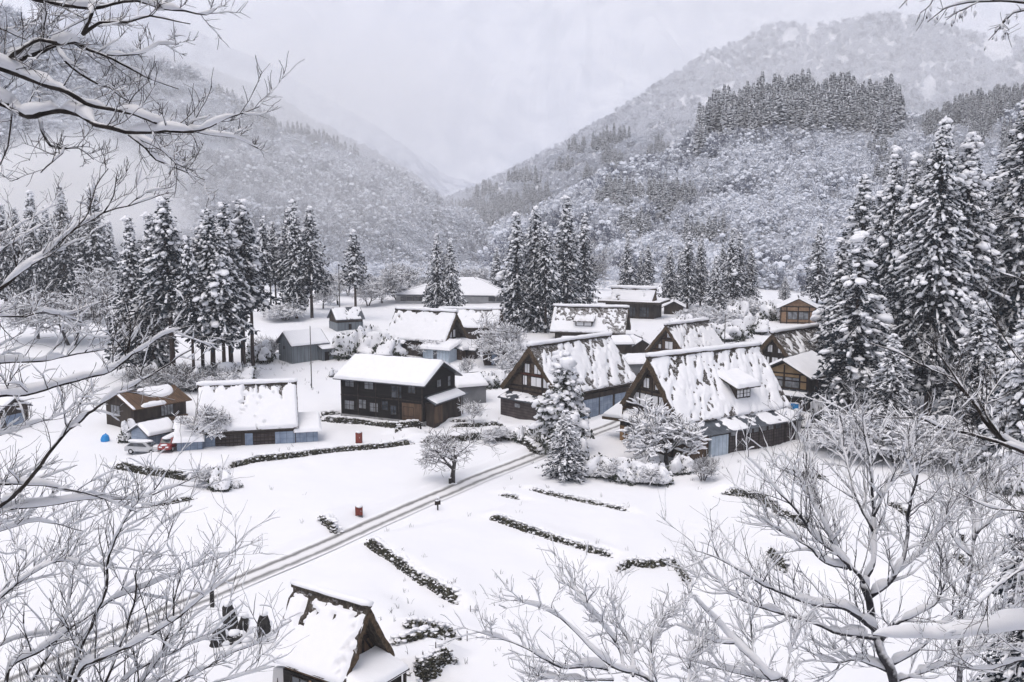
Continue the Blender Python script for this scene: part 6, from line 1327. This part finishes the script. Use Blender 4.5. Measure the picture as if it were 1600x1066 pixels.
# ---- C: big forked tree at the lower right
pc = PT(1400, 1180, 15.0)
Ct = FTree('bare_tree', 'forked snow laden tree in the lower right, largest of the foreground', base_at(pc[0], 15.0), 4); Ct.hp = .6; Ct.bk = 'frostbark'; Ct.tp = (.85, .45, .8)
kD = dict(snow=1.8, tw=22, L=.85, lv=1, up=.45, rmin=.003)
Pm, _ = px_limb(Ct, [(1400,1180),(1398,1064),(1377,1020),(1367,983),(1357,939),(1347,912)], 15.0, 22, 11, 0, snow=.9, tw=6)
for pts, w0, w1, dy, kw in [
  ([(1347,912),(1364,881),(1365,848),(1364,807),(1364,767),(1360,726),(1352,670),(1345,640)], 9, 1.5, .4, {}),
  ([(1357,925),(1343,898),(1310,868),(1276,841),(1249,804),(1222,773),(1195,743),(1165,712)], 8, 1.4, -.5, {}),
  ([(1323,888),(1290,878),(1262,854),(1222,831),(1180,805)], 6, 1.4, -.6, {}),
  ([(1360,932),(1391,908),(1411,871),(1418,824),(1424,780),(1438,723),(1448,670)], 9, 1.4, -.3, {}),
  ([(1367,985),(1340,962),(1313,949),(1262,942),(1212,922),(1178,905),(1128,875),(1085,860)], 10, 1.6, -1.0, dict(tw=30, snow=1.4)),
  ([(1370,998),(1340,992),(1303,986),(1262,969),(1212,956),(1171,942),(1128,915),(1108,878)], 10, 1.5, -.3, dict(tw=28)),
  ([(1374,1003),(1398,976),(1428,962),(1465,939),(1480,905)], 8, 1.5, -.8, {}),
  ([(1330,890),(1303,854),(1283,790),(1262,740),(1258,700),(1235,655)], 6, 1.3, .6, {}),
  ([(1365,807),(1384,767),(1414,726),(1432,650)], 5, 1.3, .4, {}),
  ([(1364,830),(1340,780),(1322,720),(1310,650)], 5, 1.3, .7, {}), ([(1395,900),(1440,860),(1480,800),(1490,740)], 6, 1.3, .5, {}),
  ([(1390,1040),(1440,1010),(1490,960),(1540,900)], 8, 1.5, .6, {}), ([(1398,1064),(1440,1050),(1500,1030),(1560,1010)], 8, 1.5, .3, {}), ([(1390,1050),(1340,1030),(1300,1035),(1250,1010)], 7, 1.4, .3, {}), ([(1310,868),(1290,820),(1270,790),(1240,720)], 5, 1.3, 0, {})]:
    px_limb(Ct, pts, 15.0, w0, w1, dy, **{**kD, **kw})
Ct.limb(np.array([Ct.off + (0, .1, -.4), (Ct.off + pc) / 2, pc]), [.17, .14, .11], k=10, snow=.2)
Ct.done()
# ---- low limb from the right edge
pd = PT(1760, 1010, 12.0)
D = FTree('bare_tree', 'tree outside the right edge sending one thick level limb with a long snow cushion', base_at(pd[0], 12.0), 5)
bole(D, [D.off + (0, 0, -.4), (D.off + pd) / 2, pd, pd + (.2, .2, 2.5), pd + (.1, .3, 4.5)], [.18, .15, .11, .06, .012], 1)
px_limb(D, [(1760,1010),(1680,985),(1600,981),(1546,986),(1482,995),(1448,996),(1414,995),(1364,993)], 12.0, 14, 3, -.3, snow=3.4, tw=14, L=.4)
px_limb(D, [(1760,960),(1660,900),(1600,890),(1560,915),(1520,950)], 12.0, 9, 2, -.6, snow=1.5, tw=16, L=.6)
px_limb(D, [(1760,900),(1660,820),(1600,800),(1540,790),(1480,760)], 12.0, 8, 1.5, .4, snow=1.2, tw=20, L=.6)
px_limb(D, [(1760,1060),(1660,1040),(1600,1030),(1550,1045),(1490,1040)], 12.0, 9, 2, 0, snow=1.6, tw=16, L=.6)
D.done()
# ---- slender tree right of the forked one
pe = PT(1495, 1150, 18.0)
E = FTree('bare_tree', 'slender bare tree with white plastered stem right of the forked one', base_at(pe[0], 18.0), 6); E.hp = .6; E.bk = 'frostbark'; E.tp = (.85, .45, .85)
E.limb(np.array([E.off + (0, 0, -.4), (E.off + pe) / 2, pe]), [.13, .11, .09], k=10, snow=.2)
for pts, w0, w1, dy, kw in [([(1495,1150),(1500,1040),(1502,956),(1512,908),(1519,868),(1526,834),(1553,811),(1580,780),(1600,735)], 11, 2, 0, {}), ([(1522,845),(1520,800),(1505,750),(1490,715)], 6, 1.3, .3, {}), ([(1510,910),(1540,880),(1575,860),(1610,830)], 6, 1.4, -.3, {}), ([(1505,940),(1480,900),(1465,850),(1440,820)], 6, 1.4, .3, {}), ([(1526,834),(1535,790),(1560,740),(1570,690)], 5, 1.3, .5, {}), ([(1500,1040),(1540,1000),(1580,950),(1610,930)], 6, 1.4, .3, {}), ([(1518,870),(1490,840),(1475,790),(1450,745)], 5, 1.3, .2, {})]:
    px_limb(E, pts, 18.0, w0, w1, dy, **{**dict(snow=1.9, tw=22, L=.85, lv=1, up=.4, rmin=.004), **kw})
E.done()
# ---- tree between the lower limbs
pf = PT(1260, 1180, 13.0)
F = FTree('bare_tree', 'snowy tree at the bottom whose limbs point up left below the forked tree', base_at(pf[0], 13.0), 7); F.hp = .6; F.bk = 'frostbark'; F.tp = (.85, .45, .85)
F.limb(np.array([F.off + (0, 0, -.4), (F.off + pf) / 2, pf]), [.12, .10, .07], k=10, snow=.2)
for pts, w0, w1, dy, kw in [([(1260,1180),(1229,1064),(1205,1060),(1178,1033),(1144,1000),(1117,970),(1077,925),(1085,912)], 11, 1.6, 0, {}), ([(1150,1005),(1128,1003),(1094,993),(1055,974)], 5, 1.5, -.3, {}), ([(1178,1033),(1175,990),(1172,950),(1165,920)], 4, 1.2, .4, {}), ([(1215,1062),(1150,1050),(1110,1040),(1060,1025)], 6, 1.5, .3, {}), ([(1229,1064),(1235,1020),(1245,990),(1248,960)], 4, 1.2, .3, {}), ([(1250,1120),(1190,1085),(1120,1070),(1070,1062)], 6, 1.5, -.3, {})]:
    px_limb(F, pts, 13.0, w0, w1, dy, **{**dict(snow=2.0, tw=17, L=.55, lv=1, up=.35), **kw})
F.done()
# ---- bottom centre tree
pg = PT(1120, 1160, 12.0)
T5 = FTree('bare_tree', 'small frosted tree at the bottom centre spreading to the left', base_at(pg[0], 12.0), 8); T5.hp = .6; T5.bk = 'frostbark'; T5.tp = (.85, .45, .8)
T5.limb(np.array([T5.off + (0, 0, -.4), (T5.off + pg) / 2, pg]), [.11, .09, .07], k=10, snow=.2)
for pts, w0, w1, dy, kw in [([(1120,1160),(1019,1064),(969,1047),(935,1023),(911,1000),(884,973),(844,949),(805,938)], 10, 1.4, -.3, {}), ([(952,1043),(920,1040),(884,1043),(851,1027),(817,1010),(783,998),(739,984)], 7, 1.3, -.5, {}), ([(975,1045),(969,1020),(948,983),(918,942),(894,915),(891,888)], 6, 1.2, .2, {}), ([(1019,1064),(1016,1016),(1030,986),(1047,942)], 6, 1.3, .5, {}), ([(990,1055),(985,1010),(965,970),(955,930)], 5, 1.2, .5, {}), ([(1060,1100),(1075,1060),(1080,1030),(1100,1000)], 6, 1.3, .4, {}), ([(960,1060),(900,1062),(860,1058),(820,1050)], 5, 1.2, -.5, {})]:
    px_limb(T5, pts, 12.0, w0, w1, dy, **{**dict(snow=1.8, tw=23, L=.48, lv=1, up=.35), **kw})
T5.done()
# ---- dark limbs from the right, middle height
ph_ = PT(1740, 800, 16.0)
Hh = FTree('bare_tree', 'dark limbed tree leaning in from the right edge before the cedars', base_at(ph_[0], 16.0), 9); Hh.tp = (.7, .3, .7)
bole(Hh, [Hh.off + (0, 0, -.4), (Hh.off + ph_) / 2, ph_, ph_ + (.3, .3, 3), ph_ + (.3, .4, 6)], [.2, .17, .13, .08, .012], 1)
for pts, w0, w1, dy, kw in [([(1740,800),(1660,735),(1600,704),(1566,687),(1543,664),(1526,637),(1499,606),(1472,583),(1438,569),(1404,552),(1360,537)], 13, 1.6, .5, {}), ([(1660,735),(1600,708),(1549,687),(1509,677),(1465,667),(1441,654),(1397,654),(1350,646)], 9, 1.5, -.5, {}), ([(1520,628),(1509,613),(1482,573),(1458,546),(1435,526)], 5, 1.3, .2, {}), ([(1740,620),(1640,480),(1600,440),(1560,425)], 5, 1.3, 1, dict(tw=16)), ([(1740,700),(1640,600),(1590,560),(1555,500),(1530,450)], 5, 1.3, .6, {}), ([(1566,687),(1540,640),(1560,600),(1590,570)], 5, 1.3, .5, {}), ([(1740,420),(1660,360),(1600,340),(1540,350)], 4, 1.2, 1, dict(tw=16))]:
    px_limb(Hh, pts, 16.0, w0, w1, dy, **{**dict(snow=1.0, tw=16, L=.7, lv=1, up=.35, rmin=.003), **kw})
Hh.done()
# ---- twig with hanging leaves at the top right
pi_ = PT(1760, 60, 8.0)
It = FTree('leafy_tree', 'tree whose twig with snowed shrivelled leaves hangs in at the upper right corner', base_at(pi_[0], 8.0), 10, 'tree')
bole(It, [It.off + (0, 0, -.4), It.off * .5 + pi_ * .5, pi_, pi_ + (0, .1, .9), pi_ + (.1, .2, 2.6)], [.12, .09, .06, .04, .008], 1)
lv = G(); rg = np.random.default_rng(5); sps = []
for pts, w0, w1 in [([(1760,60),(1680,15),(1600,3),(1566,0),(1532,2),(1499,7),(1478,17),(1448,37)], 7, 1.2), ([(1680,30),(1600,17),(1576,24),(1560,44),(1546,62)], 4, 1.1), ([(1600,-20),(1500,-30),(1440,-20),(1405,12)], 4, 1.1), ([(1532,2),(1500,20),(1480,32)], 2, 1), ([(1576,24),(1565,45),(1578,55)], 2, 1), ([(1470,-25),(1455,10),(1440,20)], 2, 1)]:
    P, _ = px_limb(It, pts, 8.0, w0, w1, .2, snow=.6, tw=7, L=.16, lv=0)
    for _ in range(9):
        i = rg.integers(len(P) // 3, len(P)); sps.append(P[i] + (rg.normal(0, .02), rg.normal(0, .03), -rg.uniform(.01, .05)))
sps = np.array(sps) - It.off
for c in sps:
    d_ = np.array([rg.normal(0, .35) - .2, rg.normal(0, .35), -1.0]); d_ /= np.linalg.norm(d_); s = np.cross(d_, rg.normal(0, 1, 3)); s /= np.linalg.norm(s); l = rg.uniform(.03, .06)
    lv.add([c, c + d_ * l * .4 + s * l * .22, c + d_ * l, c + d_ * l * .4 - s * l * .22], quads=[(0, 1, 2, 3)]); It.snow.blobs([c + d_ * l * .35 + (0, -.004, .004)], [(l * .24, l * .2, l * .42)], jit=.2)
It.done(); lv.build('leaves', M['twig'], It.root)
# ---------------------------------------------------------------- air, sky, sun, camera
def vol_mat(name, c, dens, aniso=0.0):
    m = bpy.data.materials.new(name); m.use_nodes = True; nt = m.node_tree; nt.nodes.clear(); o = nt.nodes.new('ShaderNodeOutputMaterial'); v = nt.nodes.new('ShaderNodeVolumePrincipled')
    v.inputs['Color'].default_value = col(c); v.inputs['Density'].default_value = dens; v.inputs['Anisotropy'].default_value = aniso; nt.links.new(v.outputs[0], o.inputs['Volume']); return m
HAZE = .00021
g = G(); g.box(-7400, 7400, -80, 9800, -110, 1820); o = g.build('haze', vol_mat('haze_air', (.94, .957, 1.0), HAZE)); tag(o, 'cold hazy air filling the valley', 'haze', kind='stuff')
# low mist bank behind the left cedars: soft overlapping puffs of thin cloud
def mist(label, px, py, Y, rx, ry, rz, dens):
    c = PT(px, py, Y); m = bpy.data.materials.new('mist_air'); m.use_nodes = True; nt = m.node_tree; nt.nodes.clear(); N = nt.nodes; L = nt.links.new
    o = N.new('ShaderNodeOutputMaterial'); v = N.new('ShaderNodeVolumePrincipled'); tc = N.new('ShaderNodeTexCoord'); ln = N.new('ShaderNodeVectorMath'); ln.operation = 'LENGTH'; L(tc.outputs['Object'], ln.inputs[0])
    nz = N.new('ShaderNodeTexNoise'); nz.inputs['Scale'].default_value = 2.2; nz.inputs['Detail'].default_value = 3; L(tc.outputs['Object'], nz.inputs['Vector'])
    ad = N.new('ShaderNodeMath'); ad.operation = 'MULTIPLY_ADD'; L(nz.outputs['Fac'], ad.inputs[0]); ad.inputs[1].default_value = .7; L(ln.outputs['Value'], ad.inputs[2])
    mr = N.new('ShaderNodeMapRange'); mr.interpolation_type = 'SMOOTHSTEP'; L(ad.outputs[0], mr.inputs['Value']); mr.inputs['From Min'].default_value = 1.15; mr.inputs['From Max'].default_value = .55; mr.inputs['To Min'].default_value = 0; mr.inputs['To Max'].default_value = dens
    L(mr.outputs[0], v.inputs['Density']); v.inputs['Color'].default_value = col((.995, .996, 1.0)); L(v.outputs[0], o.inputs['Volume'])
    g = G(); vv, ff = ICO2; g.add(vv * 1.05, tris=ff); ob = g.build('mist', m); ob.location = tuple(c); ob.scale = (rx, ry, rz); tag(ob, label, 'mist', kind='stuff')
mist('bank of low mist drifting behind the left cedars', 110, 315, 480, 92, 60, 44, .13)
mist('cloud lying in the head of the valley before the pale slopes', 640, 170, 2900, 950, 300, 330, .0017)
mist('thin veil of mist before the left hill', 430, 250, 600, 240, 80, 115, .007)
mist('cloud hanging before the far mountain at the head of the valley', 560, 60, 5200, 1900, 700, 620, .0008)
mist('cloud veiling the misty ridge behind the left hill', 430, 110, 1800, 620, 250, 260, .0032)
mist('thin cloud veiling the big right mountain', 1300, 70, 1750, 900, 260, 300, .0022)

w = bpy.data.worlds.new('World'); bpy.context.scene.world = w; w.use_nodes = True; nt = w.node_tree; N = nt.nodes; bg = N['Background']
sky = N.new('ShaderNodeTexSky'); sky.sky_type = 'NISHITA'; sky.sun_disc = False; SUN_EL, SUN_AZ = R(70), R(215)
sky.sun_elevation = SUN_EL; sky.sun_rotation = SUN_AZ; sky.dust_density = 6.0; sky.air_density = 1.0; sky.altitude = 400
hs = N.new('ShaderNodeHueSaturation'); hs.inputs['Saturation'].default_value = .64; nt.links.new(sky.outputs[0], hs.inputs['Color']); tn = N.new('ShaderNodeMix'); tn.data_type = 'RGBA'; tn.blend_type = 'MULTIPLY'; tn.inputs['Factor'].default_value = 1.0; tn.inputs['B'].default_value = (1.005, .995, 1.0, 1); nt.links.new(hs.outputs[0], tn.inputs['A']); nt.links.new(tn.outputs['Result'], bg.inputs['Color']); bg.inputs['Strength'].default_value = .15
sl = bpy.data.lights.new('sun', 'SUN'); sl.energy = .65; sl.angle = R(60); sl.color = (1.0, .93, .84); so = bpy.data.objects.new('sun', sl); C.objects.link(so)
# Nishita rotation is measured clockwise from +Y
sd = Vector((math.sin(SUN_AZ) * math.cos(SUN_EL), math.cos(SUN_AZ) * math.cos(SUN_EL), math.sin(SUN_EL))); so.rotation_euler = (-sd).to_track_quat('-Z', 'Y').to_euler(); so.location = tuple(sd * 300)

cd = bpy.data.cameras.new('camera'); cd.sensor_width = 36.0; cd.lens = 36.0 * FPX / 1600.0; cd.clip_start = .1; cd.clip_end = 20000
co = bpy.data.objects.new('camera', cd); C.objects.link(co); co.rotation_euler = (math.pi / 2 - PITCH, 0, 0); bpy.context.scene.camera = co
sc = bpy.context.scene
sc.view_settings.view_transform = 'Standard'; sc.view_settings.look = 'None'; sc.view_settings.gamma = 1.0; sc.view_settings.exposure = 0.27
sc.cycles.volume_bounces = 4; sc.cycles.max_bounces = 8; sc.cycles.diffuse_bounces = 3; sc.cycles.use_denoising = True
sc.cycles.volume_step_rate = 4.0
